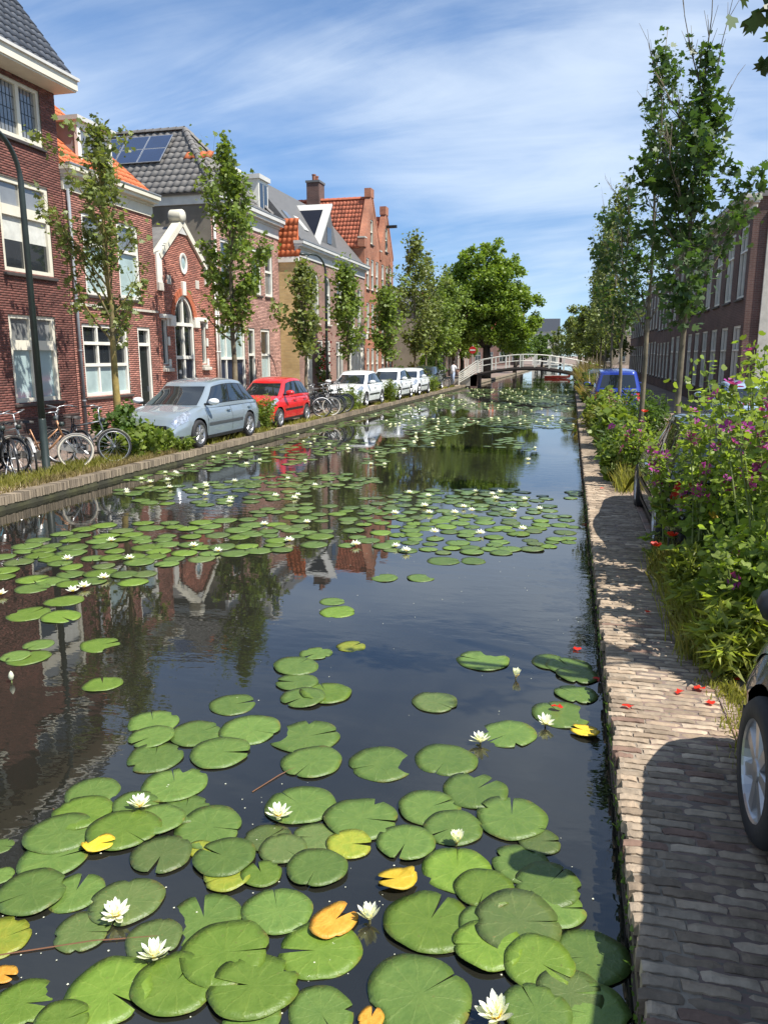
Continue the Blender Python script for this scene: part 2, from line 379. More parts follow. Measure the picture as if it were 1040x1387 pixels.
bms = [brick_top_mesh(k, QB if k < 6 else QBR) for k in range(8)]
cnt = 0; fld = MB(); row = 0; y = 1.75
while y < 30:
    y += .0625 if y < 12 else .06
    off = (0, .1, .05, .13)[row % 4]; row += 1
    x = XR-.0+random.uniform(-.022, .014)
    first = True
    while x < 1.0:
        Lb = .2 if not (first and off) else (off if off > .06 else .16)
        first = False
        if x+Lb > 1.06: Lb = 1.03-x
        if Lb < .05: break
        zt = G+random.uniform(-.006, .003); k = random.choice((0, 1, 2, 3, 4, 5, 0, 1, 2, 3, 4, 5, 6, 7)) if random.random() < .7 else random.randrange(6)
        M_ = Matrix.Translation((x+Lb/2, y, zt)) @ Matrix.Rotation(random.uniform(-.02, .02), 4, 'Z') @ Matrix.Rotation(random.uniform(-.025, .025), 4, 'Y') @ Matrix.Diagonal((Lb/.2, 1, 1, 1))
        if cnt < 300: inst('brick', bms[k][0], rq, M=M_); cnt += 1
        elif y < 15: fld.add([M_ @ Vector(p) for p in bms[k % 6][1].v], bms[k % 6][1].f)
        else: fld.box(x, x+Lb-.006, y-.025, y+.025, G-.08, zt-.003)
        x += Lb+.004
o = fld.build('brick_field', QBI, rq); o['kind'] = 'stuff'
MB().box(XR+.01, 1.0, 30.1, YE, G-.05, G).build('paving', pave_flat('far_quay_paving', (.27,.21,.165), (.23,.18,.145), (.2,.17,.14)), rq)
rw = thing('canal_wall', 'dark mossy wall face under the crosswise brick quay', 'canal wall', (0, 0, 0))
MB().box(XR+.012, XR+.3, -20, YE, -1.2, G-.095).build('wall_base', QD, rw)
bm = MB(); 
for c in range(3):
    y = 1.6
    while y < 24:
        l = random.uniform(.17, .21); j = random.uniform(-.012, .006)
        bm.box(XR+j, XR+.03, y, y+l-.012, G-.082-.058*(c+1)+.055-.05, G-.082-.058*c-.002); y += l
o = bm.build('wall_brick', QW, rw); o['kind'] = 'stuff'
# edging row between quay and parking bed
ed = thing('edging', 'row of long edging stones where the quay meets the planting bed', 'kerb', (0, 0, 0))
yy = -2.0; EDS = mat('edging_stone', (.27,.21,.17), .9, .25, 5, .4, 50, objr=.2, col2=(.30,.19,.14))
while yy < 14:
    l = random.uniform(.18, .22); MB().box(1.035, 1.115, yy, yy+l-.008, G-.09, G+random.uniform(-.004, .004)).build('edging_stone', EDS, ed, bevel=.008); yy += l
bed = MB().quad((1.118, 4.5, G-.008), (2.7, 4.5, G-.008), (2.7, 30, G-.008), (1.118, 30, G-.008)).build('planting_bed', mat('bed_soil', (.085,.062,.042), .95, .35, 3, .7, 25, col2=(.14,.105,.07)))
tag(bed, 'dark earth bed full of weeds between the parked cars', 'flower bed', kind='structure')

# ------------------------------------------------------------------ house pieces
def merge_holes(iv, cuts):
    for c0, c1 in cuts:
        o = []
        for a, b_ in iv:
            if c1 <= a or c0 >= b_: o.append((a, b_)); continue
            if c0 > a: o.append((a, c0))
            if c1 < b_: o.append((c1, b_))
        iv = o
    return iv
def spanfn(W, holes, gable=None):
    def f(z):
        iv = [(0, W)] if gable is None else [gable(z)]
        cuts = []
        for h in holes:
            x0, x1, z0, z1 = h[:4]
            if z <= z0 or z >= z1: continue
            if len(h) > 4:
                kind = h[4]; w2 = (x1-x0)/2; rise = h[5]
                if z > z1-rise:
                    t = (z-(z1-rise))/rise; hw = w2*math.sqrt(max(0, 1-t*t)); cuts.append((x0+w2-hw, x0+w2+hw)); continue
            cuts.append((x0, x1))
        return [q for q in merge_holes(iv, cuts) if q[1]-q[0] > .01]
    return f
def facade(house, W, H, holes, brick, mortar=None, geo=True, gable=None, z0=0.0, y=0.0, ch=.0625, name='facade'):
    f = spanfn(W, holes, gable)
    zs = set([z0, H]+[z for h in holes for z in (h[2], h[3]) if z0 < z < H])
    n = int((H-z0)/ch); zs |= {z0+i*ch for i in range(n+1)}
    zs = sorted(zs); wb = MB()
    for a, b_ in zip(zs[:-1], zs[1:]):
        if b_-a < 1e-4: continue
        for x0, x1 in f((a+b_)/2): wb.quad((x0, y, a), (x1, y, a), (x1, y, b_), (x0, y, b_))
    fo = wb.build(name, (mortar or MORT) if geo else brick, house)
    if geo:
        V, F = [], []; L = .215
        for i in range(n):
            a = z0+i*ch+.0045; b_ = z0+(i+1)*ch-.0045
            for x0, x1 in f((a+b_)/2):
                s = math.floor((x0+(.1075 if i % 2 else 0))/L)*L-(.1075 if i % 2 else 0)
                while s < x1:
                    p0, p1 = max(s, x0), min(s+L-.011, x1)
                    if p1-p0 > .03:
                        d = -.006+random.uniform(-.0015, .0015); k = len(V)
                        V += [(p0, y+d, a), (p1, y+d, a), (p1, y+d, b_), (p0, y+d, b_), (p0, y+.002, a), (p1, y+.002, a), (p1, y+.002, b_), (p0, y+.002, b_)]
                        F += [(k, k+1, k+2, k+3), (k+4, k+5, k+1, k), (k+3, k+2, k+6, k+7), (k+4, k, k+3, k+7), (k+1, k+5, k+6, k+2)]
                    s += L
        me = mesh_np('bricks', V, F); me.materials.append(brick); o = inst('bricks', me, fo); o['kind'] = 'stuff'
    return fo
def core(house, W, H, D, m, x0=0, name='shell'):
    return MB().box(x0+.004, x0+W-.004, .17, D, -.05, H).add([(x0+.004,0,0),(x0+.004,.17,0),(x0+.004,.17,H),(x0+.004,0,H)], [(0,1,2,3)]).add([(x0+W-.004,0,0),(x0+W-.004,.17,0),(x0+W-.004,.17,H),(x0+W-.004,0,H)], [(0,3,2,1)]).build(name, m, house)
def window(house, x0, x1, z0, z1, cols=(), rows=(), fw=.085, mw=.055, fm=None, panes=None, y0=.03, sill=True, name='window', arch=0, sm=None, bars=()):
    """frame mesh with mullions; panes, sill and glazing bars are its pieces"""
    fm = fm or WHITE; f = MB(); e = .025; y1 = .165
    f.box(x0-e, x0+fw, y0, y1, z0-e, z1+e); f.box(x1-fw, x1+e, y0, y1, z0-e, z1+e)
    f.box(x0+fw, x1-fw, y0+.001, y1, z0-e, z0+fw)
    if arch:
        cx_ = (x0+x1)/2; w2 = (x1-x0)/2; zs = z1-arch; prev = None
        for i in range(13):
            a = PI*i/12; po = (cx_-math.cos(a)*(w2+e), zs+math.sin(a)*(arch+e)); pi_ = (cx_-math.cos(a)*(w2-fw), zs+math.sin(a)*(arch-fw))
            if prev: 
                q = [(prev[0][0], y0, prev[0][1]), (po[0], y0, po[1]), (pi_[0], y0, pi_[1]), (prev[1][0], y0, prev[1][1])]
                f.prism(q, (0, y1-y0, 0))
            prev = (po, pi_)
    else: f.box(x0+fw, x1-fw, y0+.001, y1, z1-fw, z1+e)
    xs = [x0+fw]; zs_ = [z0+fw]
    for c in cols: cx_ = x0+(x1-x0)*c; f.box(cx_-mw/2, cx_+mw/2, y0+.008, y1, z0+fw-.002, z1-(fw if not arch else arch*.12)+.002); xs += [cx_-mw/2, cx_+mw/2]
    for r in rows: f.box(x0+fw-.002, x1-fw+.002, y0-.012, y1, r-mw*.65, r+mw*.65); zs_ += [r-mw*.65, r+mw*.65]
    xs.append(x1-fw); zs_.append(z1-fw)
    o = f.build(name, fm, house)
    xs = sorted(xs); zs_ = sorted(zs_); nr = len(zs_)//2
    for i in range(0, len(xs), 2):
        for j in range(0, len(zs_), 2):
            pm = GLD
            if panes: pm = panes[min(j//2, len(panes)-1)]
            if isinstance(pm, (list, tuple)): pm = pm[min(i//2, len(pm)-1)]
            a, b_, c, d = xs[i], xs[i+1], zs_[j], zs_[j+1]
            if b_-a < .02 or d-c < .02: continue
            if arch and j == len(zs_)-2:
                cx_ = (x0+x1)/2; w2 = (x1-x0)/2-fw*.6; zc_ = z1-arch
                pts = [(a, .11, c), (b_, .11, c)]
                for k in range(9):
                    t = b_+(a-b_)*k/8; h_ = math.sqrt(max(0, 1-((t-cx_)/w2)**2)); pts.append((t, .11, max(c+.01, zc_+(arch-fw*.6)*h_)))
                p = MB().prism(pts, (0, .01, 0))
            else: p = MB().box(a-.004, b_+.004, .105, .115, c-.004, d+.004)
            p.build('pane', pm, o)
            if bars:
                gb = MB(); nb, kb = bars[:2]
                for q in range(1, nb): xx = a+(b_-a)*q/nb; gb.box(xx-.008, xx+.008, .097, .106, c, d)
                for q in range(1, kb): z_ = c+(d-c)*q/kb; gb.box(a, b_, .098, .106, z_-.008, z_+.008)
                gb.build('glazing_bars', fm if len(bars) < 3 else DARKD, o)
    if sill: MB().box(x0-.07, x1+.07, -.075, .05, z0-.10, z0-.026).build('sill', sm or mat('dark_sill', (.06,.05,.045), .6, .2), o, bevel=.008)
    return o
def door(house, x0, x1, z1, leaf, zt=None, fm=None, fw=.085):
    f = MB(); e = .02; fm = fm or WHITE
    f.box(x0-e, x0+fw, .02, .165, 0.02, z1+e); f.box(x1-fw, x1+e, .02, .165, 0.02, z1+e); f.box(x0+fw, x1-fw, .021, .165, z1-fw, z1+e)
    if zt: f.box(x0+fw, x1-fw, .01, .165, zt-.05, zt+.05)
    o = f.build('door', fm, house); top = (zt-.05) if zt else z1-fw
    l = MB().box(x0+fw, x1-fw, .10, .15, .1, top)
    w_ = x1-x0-2*fw
    for a, b_ in ((.35, 1.0), (1.15, top-.2)): l.box(x0+fw+w_*.16, x1-fw-w_*.16, .088, .10, a, b_)
    l.build('door_leaf', leaf, o, bevel=.006)
    MB().box(x1-fw-.12, x1-fw-.08, .03, .09, 1.0, 1.16).build('handle', ALU, o)
    MB().box(x0-e, x1+e, -.14, .16, -.02, .1).build('doorstep', STONE, o)
    if zt: MB().box(x0+fw, x1-fw, .105, .115, zt+.05, z1-fw).build('pane', GLD, o)
    return o
def cornice(house, x0, x1, z0, z1, out=.28, m=None, y=0.0, name='cornice', frieze=True):
    m = m or WHITE; h = z1-z0; b_ = MB()
    if frieze: b_.box(x0, x1, y-.05, y+.1, z0, z1-h*.42)
    b_.box(x0-.02, x1+.02, y-.11, y+.1, z0+h*.52, z0+h*.64)
    b_.box(x0-.04, x1+.04, y-out*.8, y+.12, z0+h*.64, z0+h*.80)
    b_.box(x0-.06, x1+.06, y-out, y+.14, z0+h*.80, z0+h)
    o = b_.build(name, m, house)
    MB().box(x0-.07, x1+.07, y-out-.02, y-out+.12, z1+.002, z1+.045).build('gutter', ZINC, o)
    return o
def local_cam(house):
    return (Matrix.Translation(house.location) @ Matrix.Rotation(house.rotation_euler.z, 4, 'Z')).inverted() @ CAM
def inpoly(p, poly):
    s = 0
    for i in range(len(poly)):
        a, b_ = poly[i], poly[(i+1) % len(poly)]
        c = (b_[0]-a[0])*(p[1]-a[1])-(b_[1]-a[1])*(p[0]-a[0])
        if c < -1e-6: return False
    return True
_tm = {}
def tile_mesh(w, l, m, nc=6):
    k = (w, l, m.name, nc)
    if k in _tm: return _tm[k]
    V, F = [], []
    for r_ in range(2):
        for i in range(nc+1):
            a = i/nc; zz_ = .021*math.sin(2*PI*a-.6)*(w/.25)+.016
            V.append((a*w*1.06, r_*l*1.12, zz_+(.024 if r_ == 0 else .0)))
    for i in range(nc+1): p = V[i]; V.append((p[0], p[1]+.004, p[2]-.03))
    for i in range(nc): F += [(i, i+1, nc+2+i, nc+1+i), (2*nc+2+i, 2*nc+3+i, i+1, i)]
    me = mesh_np('tile', V, F); me.materials.append(m); me.shade_smooth()
    _tm[k] = (me, np.array(V), np.array(F)); return _tm[k]
def tiled_slope(house, roof, O, U, S, poly, m, w=.25, l=.32, indiv=300, base=None):
    """poly: counter-clockwise corners in (along eave, up slope) metres; O origin; U, S unit axes"""
    O, U, S = Vector(O), Vector(U).normalized(), Vector(S).normalized(); Nn = U.cross(S)
    if Nn.z < 0: Nn = -Nn
    bp = MB().prism([O+U*a+S*b_-Nn*.10 for a, b_ in poly], Nn*.10).build('deck', base or m, roof)
    me, V, F = tile_mesh(w, l, m); cl = local_cam(house); pts = []
    a1 = max(p[0] for p in poly); b1 = max(p[1] for p in poly); a0 = min(p[0] for p in poly)
    for j in range(int(b1/l)+1):
        for i in range(int((a1-a0)/w)+1):
            a, b_ = a0+i*w, j*l
            if inpoly((a+w/2, b_+l/2), poly): pts.append((a, b_))
    pts.sort(key=lambda p: (O+U*p[0]+S*p[1]-cl).length)
    R3 = Matrix((U, S, Nn)).transposed().to_4x4()
    VV, FF = [], []
    for k, (a, b_) in enumerate(pts):
        P = O+U*a+S*b_+Nn*random.uniform(0, .006)
        if k < indiv:
            M_ = Matrix.Translation(P) @ R3 @ Matrix.Rotation(random.uniform(-.012, .012), 4, 'Z'); inst('tile', me, roof, M=M_)
        else:
            A = np.array(R3.to_3x3()); FF.append(F+len(VV)*len(V)); VV.append(V@A.T+np.array(P))
    if VV:
        me2 = mesh_np('tiles', np.concatenate(VV), np.concatenate(FF)); me2.materials.append(m); me2.shade_smooth(); o = inst('tiles', me2, roof); o['kind'] = 'stuff'
def ridge(roof, p0, p1, m, r=.11, l=.34):
    p0, p1 = Vector(p0), Vector(p1); d = p1-p0; n = max(1, int(d.length/l)); k = ('ridge', m.name, r, l)
    if k not in _tm:
        b_ = MB(); pts = []
        for e_, rr in ((0, r*1.12), (1, r*.95)):
            for i in range(7): a = PI*i/6; pts.append((e_*l*1.08, math.cos(a)*rr, math.sin(a)*rr))
        b_.add(pts, [(i, i+1, 8+i, 7+i) for i in range(6)]); _tm[k] = b_.mesh('ridge_tile', m, True)
    q = d.to_track_quat('X', 'Z').to_matrix().to_4x4()
    for i in range(n): inst('ridge_tile', _tm[k], roof, M=Matrix.Translation(p0+d*(i/n)) @ q)
def drainpipe(house, x, z1, y=-.1, m=None):
    b_ = MB().tube([(x, y, 0.0), (x, y, z1)], .045, 8)
    for i in range(int(z1/1.4)): b_.lathe([(.0, -.025), (.058, -.025), (.058, .025), (0, .025)], 8, 'z', (x, y, .9+i*1.4))
    return b_.build('drainpipe', m or ZINC, house, True)
def chimney(roof, x, y, z0, z1, sx, sy, m, pots=2):
    c = MB().box(x-sx/2, x+sx/2, y-sy/2, y+sy/2, z0, z1).build('chimney', m, roof)
    MB().box(x-sx/2-.05, x+sx/2+.05, y-sy/2-.05, y+sy/2+.05, z1-.12, z1+.002).build('cap', SLATE, roof)
    for i in range(pots):
        MB().lathe([(.10, z1), (.11, z1+.3), (.13, z1+.32), (.13, z1+.38), (.0, z1+.4)], 10, 'z', (x-sx/2+sx*(i+.5)/pots, y, 0)).build('chimney_pot', mat('terracotta', (.25,.10,.06), .8), roof)

# ------------------------------------------------------------------ left row of houses
UF = 5.2
# 1: dark red brick house, tall, with deep white eave
v0 = 11.0; W1 = 19.32-v0
h = thing('brick_house', 'tall dark red brick house with deep white eaves and black tiled roof', 'house', (*LP(v0, UF), G), LROT)
X = lambda v: v-v0
wins = [(16.85, 18.6, .98, 3.2), (16.9, 18.75, 4.22, 6.46), (16.4, 18.72, 7.45, 8.82), (13.2, 15.0, .98, 3.2), (13.2, 15.0, 4.22, 6.46), (13.0, 15.3, 7.45, 8.82)]
facade(h, W1, 8.95, [(X(a), X(b_), c, d) for a, b_, c, d in wins], BR1, mat('dark_mortar', (.15,.115,.095), .9), z0=.55)
facade(h, W1, .55, [], BRDT, geo=False, name='plinth', y=-.02); MB().box(0, W1, -.04, .02, .53, .575).build('plinth_ledge', BRDT, h)
core(h, W1, 8.95, 9, BRRT)
window(h, X(16.85), X(18.6), .98, 3.2, (.5,), (2.43,), .11, .19, CREAM, (GLF, GLL), bars=())
window(h, X(16.9), X(18.75), 4.22, 6.46, (.5,), (5.70,), .11, .19, CREAM, (GLD, GLL))
window(h, X(16.4), X(18.72), 7.45, 8.82, (.333, .667), (), .10, .12, CREAM, (GLL,), bars=(5, 4, 1))
for o in [c for c in h.children if c.name.startswith('window')][1:2]:
    for a in (16.9+.11, 17.92): MB().box(X(a)+.02, X(a)+.72, .098, .104, 5.0, 5.6).build('blind', mat('roller_blind', (.55,.55,.5), .8), o)
window(h, X(13.2), X(15.0), .98, 3.2, (.5,), (2.43,), .11, .19, CREAM, (GLF, GLL)); window(h, X(13.2), X(15.0), 4.22, 6.46, (.5,), (5.7,), .11, .19, CREAM); window(h, X(13.0), X(15.3), 7.45, 8.82, (.333, .667), (), .1, .12, CREAM)
ev = MB().box(-.3, W1+.10, -.62, .25, 8.93, 8.99).build('eave', CREAM, h)
MB().box(-.32, W1+.12, -.66, -.57, 8.97, 9.22).build('fascia', CREAM, ev); MB().box(-.35, W1+.15, -.72, -.55, 9.20, 9.27).build('gutter', GREYW, ev); MB().box(W1+.02, W1+.11, -.57, .4, 8.97, 9.20).build('return_board', CREAM, ev)
rf = MB().prism([(W1-.05, -.5, 9.2), (W1-.05, 8, 9.2), (W1-.05, 3.7, 14.0)], (-W1, 0, 0)).build('roof', BRRT, h)
sl = Vector((0, 4.2, 5.4)).normalized()
tiled_slope(h, rf, (W1-8.3, -.62, 9.20), (1, 0, 0), sl, [(0, 0), (8.38, 0), (8.38, 6.6), (0, 6.6)], TILE_B, .235, .30)
# 2: low red house with white cornice, zinc dormer, orange tiles
v0 = 19.35; W = 23.82-v0
h = thing('brick_house', 'two storey red brick house with white cornice, zinc dormer and orange tiled roof', 'house', (*LP(v0, UF), G), LROT)
wl_ = [(20.1, 21.2, 3.9, 6.13), (21.78, 22.93, 3.9, 6.13), (19.75, 22.0, 1.0, 3.06), (22.58, 23.32, .02, 3.05)]
facade(h, W, 6.7, [(X(a), X(b_), c, d) for a, b_, c, d in wl_], BR2)
core(h, W, 6.9, 9, BRRT)
window(h, X(20.1), X(21.2), 3.9, 6.13, (), (5.3,), .10, .07, WHITE, (GLF, GLM)); window(h, X(21.78), X(22.93), 3.9, 6.13, (), (5.3,), .10, .07, WHITE, (GLF, GLM))
window(h, X(19.75), X(22.0), 1.0, 3.06, (.333, .667), (1.9, 2.52), .085, .07, WHITE, (GLF, GLD, GLD))
door(h, X(22.58), X(23.32), 3.05, DARKD, 2.52)
co_ = cornice(h, 0, W+.02, 6.58, 7.2, .34, CREAM)
MB().box(-.02, W, -.06, .02, 3.55, 3.62).build('string_course', STONE, h)
drainpipe(h, .12, 6.6)
rf = MB().prism([(0, -.05, 7.12), (0, 7.4, 7.12), (0, 3.7, 10.3)], (W, 0, 0)).build('roof', BRRT, h)
tiled_slope(h, rf, (0.02, -.16, 7.2), (1, 0, 0), (0, 3.75, 3.2), [(0, 0), (W, 0), (W, 4.9), (0, 4.9)], TILE_O, .25, .33, 170)
dm = MB().box(X(20.75), X(22.35), .45, 3.2, 7.3, 8.72).build('dormer', ZINC, h)
window_ = window
dw = MB().box(X(20.72), X(20.88), .36, .46, 7.35, 8.7).box(X(22.22), X(22.38), .36, .46, 7.35, 8.7).box(X(20.88), X(22.22), .361, .46, 8.5, 8.7).box(X(20.88), X(22.22), .361, .46, 7.35, 7.48).box(X(21.5), X(21.6), .37, .46, 7.48, 8.5).build('dormer_window', WHITE, h)
MB().box(X(20.88), X(21.5), .40, .45, 7.48, 8.5).build('pane', GLM, dw); MB().box(X(21.6), X(22.22), .40, .45, 7.48, 8.5).build('pane', GLM, dw)
MB().box(X(20.62), X(22.48), .24, 3.3, 8.70, 8.82).build('dormer_roof', GREYW, h)
chimney(rf, X(19.9), 3.4, 9.6, 10.35, .35, .35, ZINC, 1)
# 3: gabled chapel-like house
v0 = 23.84; W = 28.0-v0
h = thing('gabled_house', 'small warm red brick gabled house with arched doorway and scroll topped white gable', 'house', (*LP(v0, UF), G), LROT)
AX = X(25.62); GX = X(25.72)
def gab(z):
    if z < 5.45: return (0, W)
    t = (z-5.45)/(6.55-5.45); return (X(24.2)+(GX-X(24.2))*t, X(27.24)+(GX-X(27.24))*t)
holes = [(X(24.93), X(26.31), .02, 4.25, 'arch', .95), (X(24.07), X(24.42), 1.85, 3.4), (X(26.86), X(27.21), 1.85, 3.4)]
facade(h, W, 6.55, holes, BR3, gable=gab)
core(h, W, 5.4, 8, BRRT)
MB().prism([(.02, .17, 5.38), (W-.02, .17, 5.38), (GX+.02, .17, 6.6)], (0, 7.5, 0)).build('roof', TILE_G, h)
# white gable edging and scroll
gb = MB()
for s, vx in ((-1, 24.12), (1, 27.32)):
    a = Vector((X(vx), 0, 5.42)); b_ = Vector((GX, 0, 6.72)); d = (b_-a).normalized(); n_ = Vector((-d.z, 0, d.x))*(1 if s < 0 else -1)
    gb.prism([a-n_*.10+Vector((0, -.09, 0)), b_-n_*.10+Vector((0, -.09, 0)), b_+n_*.10+Vector((0, -.09, 0)), a+n_*.10+Vector((0, -.09, 0))], (0, .32, 0))
ge_ = gb.build('gable_coping', CREAM, h)
MB().prism([(GX-.34, -.06, 6.32), (GX+.34, -.06, 6.32), (GX, -.06, 6.66)], (0, .1, 0)).build('gable_panel', GREYW, h)
MB().lathe([(0, -.14), (.20, -.14), (.22, -.1), (.22, .3), (.20, .34), (0, .34)], 16, 'y', (GX-.05, 0, 6.92)).build('scroll', CREAM, h, True)
MB().box(X(23.9), X(24.22), -.06, .2, 4.55, 5.5).build('corner_pier', WHITE, h); MB().box(X(23.9), X(24.2), -.10, .2, 4.3, 4.55).build('pier_foot', STONE, h)
MB().box(X(27.25), X(27.55), -.06, .2, 4.75, 5.5).build('corner_pier', WHITE, h)
# arch surround in orange brick voussoirs
cx_, zs_ = AX, 3.30
for i in range(15):
    a = PI*(i+.5)/15; a0, a1 = PI*(i+.06)/15, PI*(i+.94)/15
    q = [(cx_-math.cos(t)*r_, -.035, zs_+math.sin(t)*rz_) for t, r_, rz_ in ((a0, .70, .96), (a1, .70, .96), (a1, .93, 1.19), (a0, .93, 1.19))]
    MB().prism(q, (0, .05, 0)).build('voussoir', mat('orange_brick', (.42,.12,.055), .8, .2, 6), h)
for s in (-1, 1):
    MB().box(cx_+s*.86-.17, cx_+s*.86+.17, -.09, .05, 3.15, 3.52).build('impost', WHITE, h, bevel=.02)
    MB().box(cx_+s*1.30-.36, cx_+s*1.30+.36, -.10, .04, 3.40, 3.54).build('ledge', WHITE, h, bevel=.015)
MB().box(cx_-.11, cx_+.11, -.10, .02, 4.24, 4.72).build('keystone', WHITE, h, bevel=.02)
for vv in (24.69, 26.69): MB().box(X(vv)-.13, X(vv)+.13, -.03, .01, 4.55, 4.85).build('stone_block', STONE, h, bevel=.01)
ov = MB()
ov.lathe([(.30, -.05), (.30, .02), (.19, .02), (.19, -.05), (.30, -.05)], 24, 'y', (0, 0, 0)).build('oval_window', WHITE, h, True, loc=(GX, 0, 5.34)).scale = (.85, 1, 1.2)
MB().lathe([(0, -.02), (.2, -.02)], 24, 'y').build('pane', GLF, h.children[-1] if False else [c for c in h.children if c.name.startswith('oval')][0])
aw = window(h, X(24.93), X(26.31), .12, 4.25, (.5,), (2.1, 3.25), .10, .09, WHITE, (GLD, GLD, GLD), sill=False, arch=.95, name='arched_door')
MB().box(X(25.68), X(26.2), .09, .104, .25, 2.03).build('door_leaf', NAVY, aw)
MB().box(X(24.9), X(26.35), -.25, .1, -.02, .12).build('doorstep', STONE, aw)
for a, b_ in ((24.07, 24.42), (26.86, 27.21)):
    ww = window(h, X(a), X(b_), 1.85, 3.4, (), (), .05, .04, WHITE, (GLD,), sm=STONE)
    for k, (zz0, zz1, wd) in enumerate(((1.78, 2.05, .13), (2.5, 2.8, .12), (3.15, 3.4, .13))): MB().box(X(b_), X(b_)+wd, -.04, .02, zz0, zz1).build('quoin_stone', WHITE, ww, bevel=.015)
    MB().box(X(a)-.08, X(b_)+.14, -.14, .03, 1.62, 1.74).build('stone_sill', STONE, ww, bevel=.02)
drainpipe(h, W-.06, 5.4, -.08, WHITE)
# 4: pink brick house under the big grey hip roof
v0 = 28.02; W = 34.6-v0
h = thing('hip_roof_house', 'pink brick house with large grey hipped roof, white dormers and solar panels', 'house', (*LP(v0, UF), G), LROT)
hl = [(28.12, 30.66, .05, 3.38), (30.98, 31.68, .02, 3.3), (32.33, 33.32, 1.0, 3.3), (28.7, 29.75, 4.45, 6.6), (31.68, 32.55, 4.75, 6.62), (32.98, 33.85, 4.75, 6.62)]
facade(h, W, 7.5, [(X(a), X(b_), c, d) for a, b_, c, d in hl], BR4)
core(h, W, 8.2, 9, RENDER_)
gw = window(h, X(28.12), X(30.66), .05, 3.38, (.333, .667), (2.05,), .10, .07, WHITE, (NAVY, GLF), sill=False, name='shopfront')
door(h, X(30.98), X(31.68), 3.3, DARKD, 2.2)
window(h, X(32.33), X(33.32), 1.0, 3.3, (), (2.2,), .1, .07, WHITE, (GLF, GLD))
window(h, X(28.7), X(29.75), 4.45, 6.6, (), (5.7,), .10, .07, WHITE); window(h, X(31.68), X(32.55), 4.75, 6.62, (), (5.8,), .1, .07, WHITE, (GLM, GLD)); window(h, X(32.98), X(33.85), 4.75, 6.62, (), (5.8,), .1, .07, WHITE, (GLM, GLD))
cornice(h, 0, W, 7.35, 8.15, .36, GREYW)
MB().box(-.05, .01, .02, 3.6, 7.75, 8.12).build('side_eave_board', WHITE, h)
drainpipe(h, .1, 7.4, -.09, WHITE)
z0_ = 8.12; zr = 11.05; yr = 2.25; xc = X(30.55); ex = .18; xb = 2*xc+ex
rf = MB().add([(-ex, -.28, z0_), (xb, -.28, z0_), (xb, 9, z0_), (-ex, 9, z0_), (xc, yr, zr), (xc, 9, zr)], [(0,1,4), (0,4,5,3), (1,2,5,4), (2,3,5), (0,3,2,1)]).build('roof', BRRT, h)
hx = xc+ex; sl1 = math.hypot(hx, zr-z0_); sl2 = math.hypot(yr+.28, zr-z0_)
# near slope (faces the viewer's side street end)
tiled_slope(h, rf, (-ex, 5.2, z0_+.02), (0, -1, 0), (hx, 0, zr-z0_), [(0, 0), (5.48, 0), (5.2-yr, sl1), (0, sl1)], TILE_G, .30, .36, 200)
tiled_slope(h, rf, (-ex, -.28, z0_+.02), (1, 0, 0), (0, yr+.28, zr-z0_), [(0, 0), (2*hx, 0), (hx, sl2)], TILE_G, .30, .36, 100)
ridge(rf, (-ex, -.28, z0_+.06), (xc, yr, zr+.06), TILE_G, .13); ridge(rf, (xb, -.28, z0_+.06), (xc, yr, zr+.06), TILE_G, .13); ridge(rf, (xc, yr, zr+.06), (xc, 7.5, zr+.06), TILE_G, .13)
# solar panels on the near slope
sN = Vector((-(zr-z0_), 0, hx)).normalized(); sS = Vector((hx, 0, zr-z0_)).normalized()
for i in range(3):
    for j in range(2):
        P = Vector((-ex, 2.55+i*1.02, z0_))+sS*(1.85+j*.86)+sN*.16
        if j == 1 and i == 0: P.y += 0
        Mx = Matrix.Translation(P) @ Matrix((Vector((0, 1, 0)), sS, sN)).transposed().to_4x4() @ Matrix.Translation((.5, .42, 0))
        pa = MB().obox(Mx, 1.0, .84, .03).build('solar_panel', ALU, rf)
        MB().obox(Mx @ Matrix.Translation((0, 0, .017)), .95, .79, .006).build('cells', SOLAR, pa)
for k in range(4): inst('accent_tile', tile_mesh(.30, .36, TILE_O)[0], rf, M=Matrix.Translation(Vector((-ex, .75+k*.3, z0_+.06))+sS*2.0) @ Matrix((Vector((0, -1, 0)), sS, sN)).transposed().to_4x4())
# white dormers on the canal slope and a lower flat-topped bay behind
d1 = MB().box(X(30.0), X(31.4), .45, 1.7, 8.6, 9.42).build('dormer', WHITE, h)
MB().box(X(29.85), X(31.55), .3, 1.9, 9.42, 9.68).build('dormer_cornice', WHITE, d1)
for a in (30.1, 30.75): MB().box(X(a), X(a)+.55, .435, .46, 8.95, 9.35).build('pane', GLD, d1)
d2 = MB().box(X(32.3), X(33.3), -.12, 2.5, 8.15, 9.5).build('dormer', WHITE, h); MB().box(X(32.2), X(33.4), -.22, 2.6, 9.5, 9.68).build('dormer_cornice', GREYW, d2)
for a in (32.4, 32.83): MB().box(X(a), X(a)+.36, -.135, -.11, 8.35, 9.35).build('pane', GLD, d2)
MB().prism([(X(33.0), -.3, 8.1), (X(33.0), 7, 8.1), (X(33.0), 3.2, 10.6)], (1.6, 0, 0)).build('rear_roof', SLATE, h)
